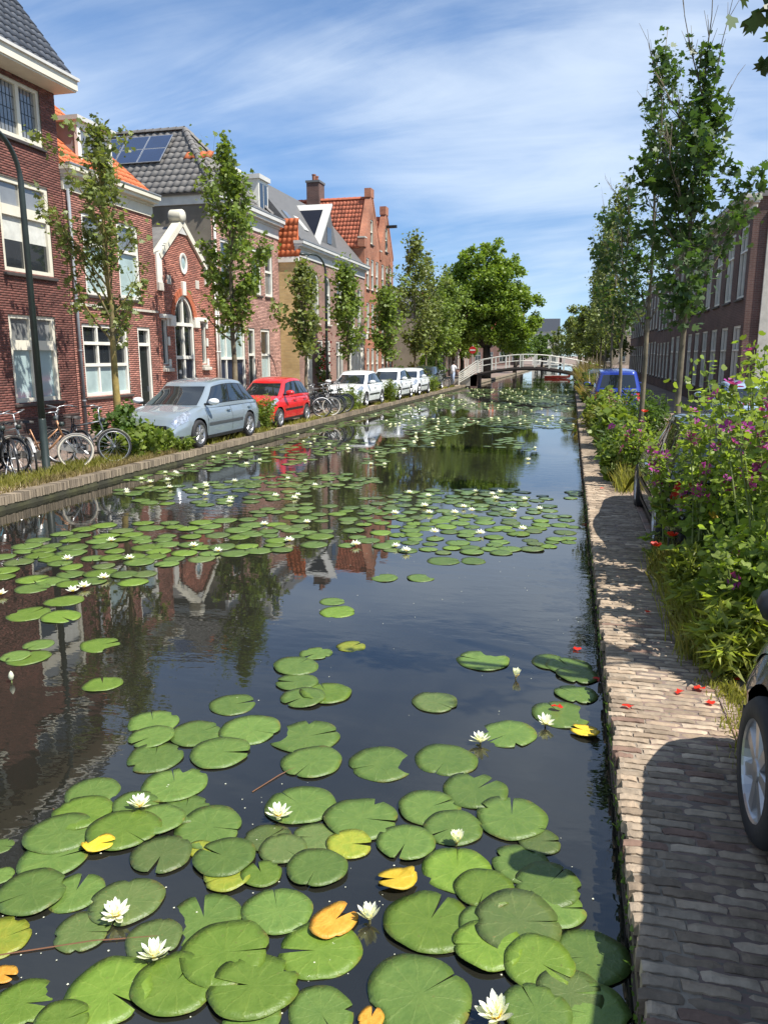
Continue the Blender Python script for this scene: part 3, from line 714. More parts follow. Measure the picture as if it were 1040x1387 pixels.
# 5: pink brown house with yellow brick side and slate roof
v0 = 34.62; W = 45.72-v0; U5 = 4.3
h = thing('slate_roof_house', 'pink brown brick house with yellow brick side wall, arched windows and slate roof', 'house', (*LP(v0, U5), G), LROT)
a5 = [(36.62, 37.55), (38.42, 39.3), (40.4, 41.35), (42.95, 43.75), (44.25, 45.0)]
hl = [(X(a), X(b_), 3.75, 6.08, 'arch', .4) for a, b_ in a5]+[(X(35.7), X(36.45), .02, 2.92), (X(37.2), X(38.0), .8, 2.92), (X(38.35), X(39.2), .02, 2.92), (X(40.2), X(41.4), .8, 2.9), (X(42.3), X(45.6), .25, 3.12)]
facade(h, W, 6.7, hl, BR5T, geo=False)
for a, b_ in a5: window(h, X(a), X(b_), 3.75, 6.08, (), (5.2,), .10, .07, WHITE, (GLM, GLD), arch=.4, sm=STONE)
door(h, X(35.7), X(36.45), 2.92, WHITE, 2.25); door(h, X(38.35), X(39.2), 2.92, DARKD, 2.25)
window(h, X(37.2), X(38.0), .8, 2.92, (), (2.2,), .09, .07, WHITE); window(h, X(40.2), X(41.4), .8, 2.9, (.5,), (2.2,), .09, .07, WHITE)
window(h, X(42.3), X(45.6), .25, 3.12, (.2, .4, .6, .8), (2.55,), .12, .09, WHITE, (WHITE, GLD), sill=False, name='shopfront')
MB().box(X(42.2), X(45.7), -.22, .05, 3.14, 3.42).build('shop_cornice', WHITE, h)
core(h, W, 6.9, 9, BRRT)
MB().box(-.012, .0, -.005, 1.6, 0, 6.35).build('side_wall', BRYT, h)
MB().box(-.10, .02, -.1, 1.2, 6.35, 6.58).build('side_eave', WHITE, h)
cornice(h, 0, W, 6.62, 7.3, .34, GREYW)
zt5 = 10.4; y5 = 2.55
rf = MB().prism([(.62, -.15, 7.25), (.62, 8, 7.25), (.62, y5, zt5)], (W-.62, 0, 0)).build('roof', SLATE, h); MB().box(.42, .7, .1, 6, 6.8, 7.3).build('roof_foot', SLATE, rf)
side = MB().add([(-.06, -.1, 6.6), (-.06, 2.6, 6.6), (.5, .1, 8.15), (.5, 2.4, 8.15)], [(0, 2, 3, 1)]).build('side_roof', TILE_O, h)
tiled_slope(h, side, (-.07, 2.0, 6.62), (0, -1, 0), (.56, 0, 1.55), [(0, 0), (2.1, 0), (1.85, 1.7), (0, 1.7)], TILE_O, .24, .30, 80)
for a in range(2): MB().obox(Matrix.Translation((1.5+a*1.5, .9, 8.50)) @ Matrix.Rotation(math.atan2(3.15, 2.7), 4, 'X'), .6, .9, .08).build('skylight', GREYW if a else GLM, rf)
# cross gable dormer with black panel
gx0, gx1, gz = X(38.2), X(41.9), 9.75
gd = MB().prism([(gx0, .35, 7.3), (gx1, .35, 7.3), ((gx0+gx1)/2+.3, .35, gz)], (0, 3.2, 0)).build('cross_gable', SLATE, h)
ga = Vector((gx0-.1, 0, 7.35)); gb_ = Vector(((gx0+gx1)/2+.3, 0, gz+.06)); gS = (gb_-ga).normalized(); gN = Vector((-gS.z, 0, gS.x))
gl_ = (gb_-ga).length
Mx = Matrix.Translation(ga+gS*gl_*.5+Vector((0, 1.7, 0))+gN*.05) @ Matrix((Vector((0, 1, 0)), gS, gN)).transposed().to_4x4()
MB().obox(Mx, 3.1, gl_, .1).build('gable_roof', GREYW, gd); MB().obox(Mx @ Matrix.Translation((.1, 0.1, .06)), 2.5, gl_*.66, .03).build('solar_panel', SOLARK, gd)
MB().box((gx0+gx1)/2-.1, (gx0+gx1)/2+.6, .33, .36, 7.9, 8.7).build('gable_window', GLD, gd)
# 6: orange brick house with twin gables
for gi, (va, vb, va_, za, zs, lab) in enumerate(((45.74, 49.3, 47.4, 11.62, 8.75, 'orange brick gabled house with red tiled roof and chimney'), (49.32, 52.75, 50.95, 11.2, 8.4, 'orange brick gabled house with narrow windows and hoist beam, no chimney'))):
    v0 = va; W = vb-va
    h = thing('gabled_house', lab, 'house', (*LP(v0, U5), G), LROT)
    ax = va_-v0
    def gab(z, ax=ax, za=za, zs=zs, W=W):
        if z < zs: return (0, W)
        t = min(1, (z-zs)/(za-zs)); return (ax*t*.93, W-(W-ax)*t*.93)
    hl = []
    for zz0, zz1 in ((.7, 2.6), (3.5, 5.3), (6.1, 7.9)):
        for k in range(3): xx = W*(.12+.3*k); hl.append((xx, xx+.62, zz0, zz1))
    hl.append((ax-.3, ax+.3, 8.8, 10.2))
    facade(h, W, za, hl, BR6T, geo=False, gable=gab); core(h, W, zs-.2, 10, BR6T)
    for q in hl: window(h, *q, (), ((q[2]+q[3])/2,), .07, .05, WHITE if q[2] < 8 else CREAM, (GLD, GLM))
    rf = MB().prism([(.02, .17, zs-.25), (W-.02, .17, zs-.25), (ax, .17, za-.25)], (0, 9, 0)).build('roof', BR6T, h)
    d = Vector((ax, 0, za-zs)); L_ = d.length
    tiled_slope(h, rf, (-.1, 6.6, zs-.32), (0, -1, 0), d, [(0, 0), (6.3, 0), (6.3, L_+.1), (0, L_+.1)], TILE_R, .22, .30, 0)
    cp = MB()
    for p, q in (((0, zs), (ax, za)), ((W, zs), (ax, za))):
        a = Vector((p[0], -.03, p[1])); b_ = Vector((q[0], -.03, q[1]))
        cp.prism([a, b_, b_+Vector((0, 0, .28)), a+Vector((0, 0, .28))], (0, .36, 0))
    cp.box(ax-.35, ax+.35, -.05, .36, za-.15, za+.35)
    cp.box(-.12, .3, -.06, .36, zs-.3, zs+.2); cp.build('gable_parapet', BR6T, h)
    MB().box(-.14, .32, -.08, .38, zs+.2, zs+.28).build('parapet_cap', STONE, h)
    if gi == 0: chimney(rf, ax+.1, 3.6, za-.5, za+.95, 1.0, .8, BRRT, 2); ridge(rf, (ax, .3, za-.2), (ax, 6.5, za-.2), TILE_R, .14)
    else: MB().box(ax-.08, ax+.08, -.7, .2, 10.25, 10.42).build('hoist_beam', DARKD, h)
# 7: plain buildings further on
def block(name, label, v0, v1, u, H, m, roofm, rows, cols, roofh=0.0, D=9, wm=WHITE, rot=LROT, loc=None, pm=GLD, ww=.5, wh=.62):
    W = v1-v0
    h = thing(name, label, 'house', (*LP(v0, u), G) if loc is None else loc, rot)
    hl = []
    sh = (H-.5)/rows
    for r_ in range(rows):
        for c in range(cols):
            cw = W/cols; hl.append((cw*c+cw*(.5-ww/2), cw*c+cw*(.5+ww/2), .7+r_*sh, .7+r_*sh+sh*wh))
    facade(h, W, H, hl, m, geo=False, ch=.5); core(h, W, H, D, m)
    for q in hl: window(h, *q, (.5,) if q[1]-q[0] > .7 else (), ((q[2]*.35+q[3]*.65),), .08, .05, wm, (random.choice((pm, GLD, GLM, GLL)), random.choice((GLD, GLD, GLM))))
    cornice(h, -.05, W+.05, H-.35, H, .25, wm)
    if roofh: MB().prism([(-.1, -.2, H), (-.1, D, H), (-.1, D/2, H+roofh)], (W+.2, 0, 0)).build('roof', roofm, h)
    else: MB().box(0, W, .01, D, H, H+.12).build('roof', roofm, h)
    return h
GREYB = mat('grey_cladding', (.09,.095,.10), .6, .2, 2); TAN = mat('tan_render', (.33,.27,.20), .85, .2, 1.5)
block('modern_house', 'dark grey flat roofed apartment block behind the slender street trees', 56.5, 66.5, 8.0, 8.4, GREYB, SLATE, 3, 5, 0, wm=ALU)
block('row_house', 'low tan rendered building with dark door beside the grey apartments', 53.2, 56.4, 7.0, 3.6, TAN, SLATE, 1, 2, 0)
block('row_house', 'cream and brown house with grey roof left of the white bridge', 67, 75, 5.4, 5.8, TAN, SLATE, 2, 4, 2.6)
block('row_house', 'brown brick house with dark roof left of the canal past the bridge', 75.2, 84, 5.4, 6.2, BRRT, SLATE, 2, 5, 2.6)
block('row_house', 'pink brick house with orange roof left of the canal far past the bridge', 84.2, 95, 5.2, 6.4, BR5T, TILE_R, 2, 6, 2.8)
# right row of brown brick houses in shade
XRH = 6.0
RH = [(52.0, 30.6, 7.6, 'long brown brick house with deep pale cornice and tall white windows', 9), (60.0, 52.1, 6.9, 'brown brick house with flat cornice between taller right bank houses', 4), (71.0, 60.1, 7.3, 'brown brick house with plain gutter further along the right bank', 5), (86, 71.1, 6.8, 'dark brick house with pitched roof far along the right bank', 7)]
for yb, ya, H, lab, nc in RH:
    hh = block('terrace_house', lab, 0, yb-ya, 0, H, BRRT, TILE_G, 2, nc, 2.4, 9, WHITE, -PI/2, (XRH, yb, G), GLM, .58, .72)
    if ya < 31:
        Wn = yb-ya
        MB().box(Wn-.02, Wn+.10, .5, 1.3, 0, H-.4).build('pilaster', STONE, hh); chimney([c for c in hh.children if c.name.startswith('roof')][0], Wn-1.0, 1.6, H+.3, H+2.1, .6, .9, BRRT, 2)
        cornice(hh, -.1, Wn+.3, H-.55, H+.05, .5, STONE, name='deep_cornice', frieze=False)
# far end of the canal
block('white_house', 'white house with dark roof at the far end of the canal', 0, 5.5, 0, 7.2, WHITE, mat('dark_slate', (.035,.04,.05), .5), 3, 3, 3.0, 9, WHITE, 0, (-8.3, 176, G))
block('row_house', 'pale grey house beside the white one at the canal end', 0, 14, 0, 7.5, TAN, SLATE, 2, 5, 4.0, 9, WHITE, 0, (4, 180, G))
block('row_house', 'brick house with red roof closing the canal view', 0, 14, 0, 7.5, BR5T, TILE_R, 2, 5, 4.0, 9, WHITE, 0, (-25, 179, G))
# ------------------------------------------------------------------ cars
CARGL = mat('car_glass', (.012,.015,.017), .03, .2, 1, spec=.9, coat=.5)
CHROME = mat('chrome', (.7,.7,.72), .12, .05, metal=1.0)
RIMM = mat('alloy_rim', (.42,.42,.43), .3, .12, 8, metal=.75)
TRIM = mat('black_trim', (.015,.015,.016), .5, .2)
LAMPG = mat('headlamp_glass', (.62,.64,.66), .12, .6, 16, spec=.9, coat=.6, metal=.75)
TAILR = mat('tail_lamp_red', (.34,.012,.012), .15, .2, 9, coat=.6)
PLATE = mat('yellow_plate', (.75,.52,.04), .5, .05)
INT = mat('car_interior', (.02,.02,.022), .8, .2)
def paint(name, c, metal=.3): return mat(name, c, .26, .05, 1.2, metal=metal, coat=1.0, spec=.5)
def make_car(name, label, loc, rz, P, pm, group=None):
    L, W, H, wb, belt, hood, tail = P['L'], P['W'], P['H'], P['wb'], P['belt'], P['hood'], P['tail']
    rw = P.get('rw', .32); xA, xB, xC, xD = P['cab']
    car = thing(name, label, 'car', loc, rz, group)
    xf, xr = wb/2+P.get('sh', 0), -wb/2+P.get('sh', 0)
    ra = rw+.055
    xs = np.unique(np.concatenate([np.linspace(-L/2, L/2, 44), np.linspace(xf-ra, xf+ra, 19), np.linspace(xr-ra, xr+ra, 19), [L/2-.01, L/2-.04, L/2-.09, -L/2+.01, -L/2+.04, -L/2+.09]]))
    cx = [-L/2, -L/2+.05, -L/2+.2, xD-.05, xD+.15, xA-.1, xA+.1, L/2-.45, L/2-.12, L/2]
    cz = [tail*.72, tail*.9, tail, belt, belt, belt, belt-.02, hood, hood-.12, hood-.28]
    def ztop(x): return float(np.interp(x, cx, cz))
    def hw(x):
        e = abs(x)/(L/2); return W/2*(1-.05*e**3-.17*e**9)
    def zlow(x):
        z = .19+.06*max(0, (abs(x)/(L/2)-.9)/.1)
        for c in (xf, xr):
            d = abs(x-c)
            if d < ra: z = max(z, rw+math.sqrt(max(0, ra*ra-d*d)))
        return z
    def sec(x, t):
        """t 0 lower edge .. 1 centre line of the top"""
        h_, zt, zl = hw(x), ztop(x), zlow(x); zsh = zt-.05
        if t < .7:
            q = t/.7; z = zl+(zsh-zl)*q; zn = (z-.19)/max(.1, zsh-.19)
            y = h_*(.95+.05*math.sin(PI*min(1, max(0, zn*.95)))-.05*max(0, zn-.72)/.28)
            y += .012*math.exp(-((zn-.62)/.05)**2)
        elif t < .82:
            q = (t-.7)/.12; y = h_*(.90-.07*q); z = zsh+.05*math.sin(q*PI/2)
            y = h_*.90*(1-q)+h_*.80*q
        else:
            q = (t-.82)/.18; y = h_*.80*(1-q); z = zt+.035*math.sin(q*PI/2)
        return y, z
    ts = [0, .05, .12, .2, .28, .36, .42, .46, .5, .56, .62, .67, .7, .74, .78, .82, .87, .93, 1.0]
    b = MB(); full = [(1, t) for t in ts]+[(-1, t) for t in ts[-2::-1]]; k = len(full); V = []
    for x in xs:
        for s, t in full: y, z = sec(x, t); V.append((x, s*y, z))
    n = len(xs); Fs = [(i*k+j, (i+1)*k+j, (i+1)*k+j+1, i*k+j+1) for i in range(n-1) for j in range(k-1)]
    Fs += [tuple(range(k))[::-1], tuple((n-1)*k+j for j in range(k))]
    b.add(V, Fs); body = smooth_by_angle(b.build('body', pm, car), 42)
    for c in (xf, xr): MB().box(c-ra-.02, c+ra+.02, -W/2+.16, W/2-.16, .16, .72).build('wheel_well', INT, body)
    MB().box(-L/2+.12, L/2-.12, -W/2+.1, W/2-.1, .17, .34).build('underbody', INT, body)
    def patch(x0, x1, t0, t1, side, m, nm, off=.006, nx=8, nt=4, par=body):
        q = MB(); Vp = []
        for i in range(nx+1):
            for j in range(nt+1):
                x = x0+(x1-x0)*i/nx; t = t0+(t1-t0)*j/nt; y, z = sec(x, t); y2, z2 = sec(x, min(1, t+.01)); nn = Vector((0, z2-z, -(y2-y)))
                nn = nn.normalized() if nn.length > 1e-6 else Vector((0, 1, 0))
                if nn.y < -.2: nn = -nn
                Vp.append((x, side*(y+nn.y*off), z+nn.z*off))
        q.add(Vp, [(i*(nt+1)+j, (i+1)*(nt+1)+j, (i+1)*(nt+1)+j+1, i*(nt+1)+j+1) for i in range(nx) for j in range(nt)])
        return q.build(nm, m, par, True)
    # cabin
    wb_, wt = W/2*.90, W/2*P.get('wt', .70); z0 = belt-.06
    def ringpt(t, side, a):
        """side 0 left 1 right 2 front 3 back"""
        xr_, xf_ = xD+(xC-xD)*t, xA+(xB-xA)*t; w_ = wb_+(wt-wb_)*t**1.15; z = z0+(H-.03-z0)*t
        if side == 0: return Vector((xr_+(xf_-xr_)*a, w_+.03*math.sin(PI*a), z))
        if side == 1: return Vector((xr_+(xf_-xr_)*a, -w_-.03*math.sin(PI*a), z))
        y = -w_+2*w_*a
        if side == 2: return Vector((xf_+.10*math.sin(PI*a), y, z))
        return Vector((xr_-.07*math.sin(PI*a), y, z))
    ringpt0 = ringpt; xm_, xh_ = (xB+xC)/2, (xB-xC)/2
    def ringpt(t, side, a):
        p = ringpt0(t, side, a); p.z -= .075*t*min(1.3, abs((p.x-xm_)/xh_))**2.2+.02*t*abs(p.y/wt)**3; return p
    cb = MB(); rings = []
    lev = [0, .12, .25, .4, .55, .7, .82, .9, .96, 1.0]
    for t in lev:
        r_ = [ringpt(t, 1, a) for a in np.linspace(.04, .96, 12)]+[ringpt(t, 2, a) for a in np.linspace(.06, .94, 10)]+[ringpt(t, 0, a) for a in np.linspace(.96, .04, 12)]+[ringpt(t, 3, a) for a in np.linspace(.94, .06, 10)]
        rings.append(r_)
    cen = Vector(((xB+xC)/2, 0, H-.03))
    for sc_, dz in ((.94, .018), (.8, .03), (.5, .04), (.2, .044)):
        rings.append([cen+Vector(((p-cen).x*sc_, (p-cen).y*sc_, dz+(p.z-cen.z)*sc_**2)) for p in rings[len(lev)-1]])
    kk = len(rings[0]); V = [p for r_ in rings for p in r_]
    Fs = [(i*kk+j, i*kk+(j+1) % kk, (i+1)*kk+(j+1) % kk, (i+1)*kk+j) for i in range(len(rings)-1) for j in range(kk)]
    Fs.append(tuple((len(rings)-1)*kk+j for j in range(kk)))
    cab = smooth_by_angle(MB().add(V, Fs).build('cabin', pm, car), 50)
    def gpatch(side, a0, a1, t0, t1, nm, n_=6, m_=4, skew=0.0, m=CARGL, o=.008):
        Vp = []
        for i in range(n_+1):
            for j in range(m_+1):
                t = t0+(t1-t0)*j/m_; a = a0+(a1-a0)*i/n_+skew*0
                p = ringpt(t, side, a); o_ = {0: Vector((0, o, .003)), 1: Vector((0, -o, .003)), 2: Vector((o, 0, .005)), 3: Vector((-o, 0, .005))}[side]
                Vp.append(p+o_)
        return MB().add(Vp, [(i*(m_+1)+j, (i+1)*(m_+1)+j, (i+1)*(m_+1)+j+1, i*(m_+1)+j+1) for i in range(n_) for j in range(m_)]).build(nm, m, cab, True)
    gpatch(2, .07, .93, .16, .92, 'windscreen', 10, 6); gpatch(3, .09, .91, .22, .88, 'rear_window', 10, 5)
    for s in (0, 1):
        gpatch(s, .045, .945, .15, .885, 'window_surround', 14, 5, m=TRIM, o=.0045)
        for a0, a1 in P.get('glz', ((.06, .2), (.23, .54), (.565, .93))): gpatch(s, a0, a1, .18, .86, 'side_window')
        sg = 1 if s == 0 else -1
        # door seams, handles, mirrors, lamps
        for dxx in P.get('doors', (xA-.25, (xA+xD)/2+.12, xD+.55)):
            patch(dxx-.006, dxx+.006, .06, .68, sg, TRIM, 'door_seam', .004, 1, 10)
        for dxx in ((xA+xD)/2+.3, xD+.72): MB().box(dxx-.1, dxx+.1, sg*(hw(dxx)-.0)-.025, sg*(hw(dxx)-.0)+.025, belt-.17, belt-.13).build('door_handle', pm, body, bevel=.01)
        patch(xr+ra+.08, xf-ra-.08, .30, .36, sg, P.get('strip', TRIM), 'rubbing_strip', .014, 10, 2)
        patch(xr+ra+.02, xf-ra-.02, 0, .07, sg, TRIM, 'sill_trim', .008, 10, 2)
        mx_ = xA-.32
        if not P.get('nomir'):
            mi = MB().lathe([(0, -.10), (.06, -.09), (.105, -.03), (.11, .04), (.09, .07), (0, .07)], 12, 'z').build('mirror', P.get('mir', pm), car, True)
            mi.rotation_euler = (0, R(-90), 0); mi.location = (mx_, sg*(W/2+P.get('mo', .12)), belt+P.get('mz', .10)); mi.scale = (.75, 1.25, 1)
            MB().box(mx_-.03, mx_+.03, min(sg*(W/2-.12), sg*(W/2+.08)), max(sg*(W/2-.12), sg*(W/2+.08)), belt+P.get('mz', .10)-.09, belt+P.get('mz', .10)-.04).build('mirror_arm', TRIM, car)
            mg = MB().lathe([(0, 0), (.085, 0)], 14, 'z').build('mirror_glass', mat('mirror_glass', (.5,.55,.6), .02, .05, metal=1.0), mi); mg.location = (0, 0, .072)
        patch(L/2-.62, L/2-.05, .56, .80, sg, LAMPG, 'headlight', .008, 10, 5)
        patch(-L/2+.02, -L/2+.22, .48, .80, sg, TAILR, 'tail_light', .008, 4, 6)
        MB().lathe([(0, 0), (.055, 0), (.06, -.01)], 12, 'y').build('fog_light', LAMPG, body, loc=(L/2-.02, sg*W*.33, .33), rot=(0, 0, R(90)))
    zb = ztop(L/2-.05)
    gr = MB()
    for i in range(7): gr.box(L/2-.03, L/2+.018, -W*.24+i*W*.08-.02, -W*.24+i*W*.08+.02, zb-.20, zb-.07)
    MB().box(L/2-.05, L/2+.008, -W*.29, W*.29, zb-.22, zb-.05).build('grille', TRIM, body, bevel=.01); gr.build('grille_bars', CHROME, body)
    MB().box(L/2-.05, L/2+.012, -W*.36, W*.36, .23, .36).build('air_intake', TRIM, body, bevel=.02)
    MB().box(L/2-.02, L/2+.022, -.26, .26, .40, .51).build('number_plate', PLATE, body); MB().box(-L/2-.02, -L/2+.02, -.26, .26, .55, .66).build('number_plate', PLATE, body)
    MB().box(-L/2-.012, -L/2+.06, -W*.40, W*.40, .26, .36).build('rear_bumper_trim', TRIM, body, bevel=.02)
    wi = MB()
    for q in (-.55, .12): wi.tube([(xA+.02, W*q*.5, belt+.0), (xA-.28, W*q*.5+.35, belt+.12)], .008, 4)
    wi.build('wiper', TRIM, cab)
    for xx in (xf, xr):
        for sg in (1, -1):
            w_ = .20
            ty = MB().lathe([(rw*.62, -w_/2+.02), (rw*.70, -w_/2), (rw*.93, -w_/2), (rw, -w_/2+.03), (rw, w_/2-.03), (rw*.93, w_/2), (rw*.70, w_/2), (rw*.64, w_/2-.03), (rw*.62, w_/2-.06), (0, w_/2-.07)], 32, 'y').build('wheel', BLACKR, car, True)
            ty.location = (xx, sg*(W/2-.10), rw); ty.rotation_euler = (0, random.uniform(0, 6), 0 if sg > 0 else PI)
            rm = MB().lathe([(rw*.60, w_/2-.05), (rw*.66, w_/2-.012), (rw*.69, w_/2-.004), (rw*.70, w_/2-.02)], 32, 'y')
            ns_ = P.get('spokes', 7)
            for q in range(ns_):
                a = 2*PI*q/ns_; ca, sa = math.cos(a), math.sin(a)
                def pt(r_, o_, h_): return (ca*r_-sa*o_, h_, sa*r_+ca*o_)
                yf = w_/2-.018
                rm.add([pt(.04, -.022, yf), pt(rw*.66, -.032, yf), pt(rw*.66, .032, yf), pt(.04, .022, yf), pt(.04, -.03, yf-.04), pt(rw*.66, -.055, yf-.04), pt(rw*.66, .055, yf-.04), pt(.04, .03, yf-.04)], [(0,3,2,1), (0,1,5,4), (3,7,6,2)])
            rm.lathe([(0, w_/2-.008), (.05, w_/2-.01), (.06, w_/2-.03)], 16, 'y'); rm.build('rim', RIMM, ty)
    return car
HATCH = dict(L=4.75, W=1.84, H=1.60, wt=.68, wb=2.85, belt=.98, hood=.86, tail=1.0, rw=.335, cab=(1.32, .36, -1.45, -2.12), sh=.06, strip=mat('dark_grey_strip', (.06,.065,.07), .4), spokes=7)
SMALL = dict(L=3.6, W=1.62, H=1.49, wb=2.36, belt=.94, hood=.84, tail=.98, rw=.29, cab=(1.02, .24, -1.22, -1.70), wt=.68, sh=.03, strip=None, spokes=6, glz=((.05, .13), (.16, .50), (.53, .92)))
FAM = dict(L=4.25, W=1.78, H=1.52, wb=2.58, belt=.96, hood=.88, tail=.98, rw=.315, cab=(1.18, .22, -1.25, -1.98), wt=.67, sh=.03, strip=None, spokes=5)
MPV = dict(L=4.05, W=1.70, H=1.72, wb=2.55, belt=1.02, hood=.92, tail=1.05, rw=.31, cab=(1.15, .55, -1.75, -1.96), sh=.02, strip=None, spokes=6)
for d in (SMALL, FAM, MPV):
    d['strip'] = TRIM
SILV = paint('silver_blue_paint', (.28,.335,.375), .35); RED = paint('red_paint', (.62,.018,.02), .05); WHT = paint('white_car_paint', (.78,.80,.80), .0); BLK = paint('black_paint', (.016,.017,.018), .1); BLU = paint('blue_paint', (.02,.05,.32), .2); GRY = paint('grey_paint', (.10,.12,.13), .3); DGREEN = paint('dark_grey_green_paint', (.03,.04,.04), .3)
def left_car(name, label, v, u, P, pm, group=None): return make_car(name, label, (*LP(v, u+P['W']/2), G-.012), LROT+PI, P, pm, group)
HATCH['mir'] = mat('pale_mirror', (.75,.77,.78), .3)
left_car('parked_car', 'silver blue hatchback parked next to the bicycles and a bush', 18.33, .12, HATCH, SILV)
left_car('parked_car', 'small bright red hatchback parked behind the silver car', 23.6, .32, SMALL, RED)
left_car('parked_car', 'white hatchback parked just past the row of black bicycles', 33.3, .28, FAM, WHT, 'white cars parked along the left bank')
left_car('parked_car', 'white car in the middle of three white parked cars', 38.7, .12, dict(FAM, H=1.55), WHT, 'white cars parked along the left bank')
left_car('parked_car', 'farthest white car, parked before the dark car near the bridge', 43.3, .10, dict(FAM, H=1.48), WHT, 'white cars parked along the left bank')
left_car('parked_car', 'dark grey car half hidden by bushes before the white bridge', 49.2, .4, FAM, DGREEN)
def right_car(name, label, y, x, P, pm, rz=PI/2): return make_car(name, label, (x, y, G-.010), rz, P, pm)
right_car('parked_car', 'black car with alloy wheels parked beside the brick quay, front wheel showing', 3.5-1.35, .97+.82, dict(FAM, L=4.3, W=1.80, wb=2.6, rw=.335, spokes=7, H=1.5, mir=TRIM, mo=.03, mz=.31), BLK)
right_car('parked_car', 'black car hidden behind the tall mallow plants', 10.35, 1.02+.88, dict(FAM, mir=TRIM, L=4.1, nomir=1), BLK)
right_car('parked_car', 'tall blue car with red tail lights seen over the weeds', 29.6, 1.62, MPV, BLU)
right_car('parked_car', 'grey car close to the water near the bridge', 41.5, 1.50, FAM, GRY)
right_car('parked_car', 'pale silver car parked across the street behind the mallow plants', 15.2, 4.6, FAM, SILV)
right_car('parked_car', 'light blue car parked behind the blue one on the right bank', 23.3, 4.7, FAM, paint('pale_blue_paint', (.35,.45,.6), .2))

# ------------------------------------------------------------------ bicycles
def make_bike(label, loc, rz, frame, tyre=None, lean=5, group=None, fender=None, step=False, steer=10, basket=False, s=1.0):
    Rw = .345; bk = thing('bicycle', label, 'bicycle', loc, rz, group); bk.rotation_euler = (R(lean), 0, rz); bk.scale = (s, s, s)
    tyre = tyre or BLACKR; STEEL = mat('bike_steel', (.45,.45,.45), .35, .2, metal=.8); fender = fender or frame
    SAD = mat('saddle_leather', (.03,.025,.022), .6, .2)
    st = R(steer); fx = .56; rx = -.52
    hub_f = Vector((fx, 0, Rw)); hd = Vector((.28, 0, .92)); hdb = Vector((.34, 0, .68))
    def wheel(c, rot):
        t = MB().torus((0,0,0), Rw-.02, .021, 'y', 36, 7).build('wheel', tyre, bk, True); t.location = c; t.rotation_euler = (0, 0, rot)
        MB().torus((0,0,0), Rw-.045, .011, 'y', 36, 5).build('rim', STEEL, t, True)
        sp = MB()
        for i in range(18):
            a = 2*PI*i/18; sp.tube([(0, .03*(1 if i % 2 else -1), 0), ((Rw-.045)*math.cos(a), 0, (Rw-.045)*math.sin(a))], .0022, 3, False)
        sp.tube([(0, -.05, 0), (0, .05, 0)], .022, 8); sp.build('spokes', STEEL, t)
    wheel(Vector((rx, 0, Rw)), 0); wheel(hub_f, st)
    bb = Vector((-.06, 0, .30)); seat = Vector((-.22, 0, .80)); rhub = Vector((rx, 0, Rw))
    f = MB()
    if step: f.tube([hdb, (.15, 0, .46), bb+Vector((.03, 0, .03))], .019, 7); f.tube([hd+Vector((0,0,-.12)), (.05, 0, .58), seat+Vector((.03, 0, -.3))], .015, 7)
    else: f.tube([hdb, bb], .018, 7); f.tube([hd-Vector((0,0,.06)), seat-Vector((0,0,.04))], .016, 7)
    f.tube([bb, seat], .016, 7); f.tube([hd+Vector((-.01, 0, .04)), hdb+Vector((.01,0,-.05))], .022, 8)
    for s in (-1, 1):
        f.tube([bb+Vector((0, s*.03, 0)), rhub+Vector((0, s*.055, 0))], .010, 6); f.tube([seat+Vector((0, s*.02, -.08)), rhub+Vector((0, s*.055, 0))], .008, 6)
    f.build('frame', frame, bk, True)
    fk = MB()
    for s in (-1, 1): fk.tube([hdb+Vector((.01, s*.05, -.04)), (hdb+hub_f)/2+Vector((0, s*.055, 0)), hub_f+Vector((0, s*.055, 0))], .011, 6)
    fk.build('fork', frame if not step else STEEL, bk, True)
    hb = MB(); top = hd+Vector((-.02, 0, .20)); hb.tube([hd, top], .013, 7)
    for s in (-1, 1): hb.tube([top, top+Vector((.05, s*.12, .03)), top+Vector((-.02, s*.26, .05)), top+Vector((-.20, s*.29, .02))], .011, 6)
    h_ = hb.build('handlebar', STEEL, bk, True)
    for s in (-1, 1): MB().tube([top+Vector((-.08, s*.28, .035)), top+Vector((-.22, s*.292, .018))], .017, 7).build('grip', BLACKR, h_, True)
    MB().lathe([(0, -.05), (.045, -.05), (.055, .0), (.04, .03), (0, .04)], 10, 'z').build('lamp', DKMET, h_, True, loc=hd+Vector((.07, 0, -.02)))
    sd = MB(); n = 8
    prof = [(-.14, .0, .02), (-.13, .10, .045), (-.06, .095, .05), (0, .06, .05), (.08, .025, .045), (.14, .018, .035), (.145, 0, .02)]
    V = []
    for x_, w_, z_ in prof: V += [(x_, -w_, z_-.035), (x_, -w_*.8, z_), (x_, 0, z_+.008), (x_, w_*.8, z_), (x_, w_, z_-.035)]
    sd.add(V, [(i*5+j, (i+1)*5+j, (i+1)*5+j+1, i*5+j+1) for i in range(len(prof)-1) for j in range(4)]).tube([(0, 0, .02), (.02, 0, -.2)], .013, 6)
    sd.build('saddle', SAD, bk, True, loc=seat+Vector((-.06, 0, .12)))
    for c, a0, a1, rot in ((Vector((rx, 0, Rw)), -10, 190, 0), (hub_f, 20, 165, st)):
        m_ = MB(); V = []; k = 16
        for i in range(k+1):
            a = R(a0+(a1-a0)*i/k)
            for y_, rr in ((-.028, Rw+.008), (0, Rw+.022), (.028, Rw+.008)): V.append((rr*math.cos(a), y_, rr*math.sin(a)))
        m_.add(V, [(i*3+j, (i+1)*3+j, (i+1)*3+j+1, i*3+j+1) for i in range(k) for j in range(2)])
        m_.build('mudguard', fender, bk, True, loc=c, rot=(0, 0, rot))
    ck = MB().lathe([(.0, -.004), (.10, -.004), (.10, .004), (0, .004)], 18, 'y', bb+Vector((0, -.06, 0)))
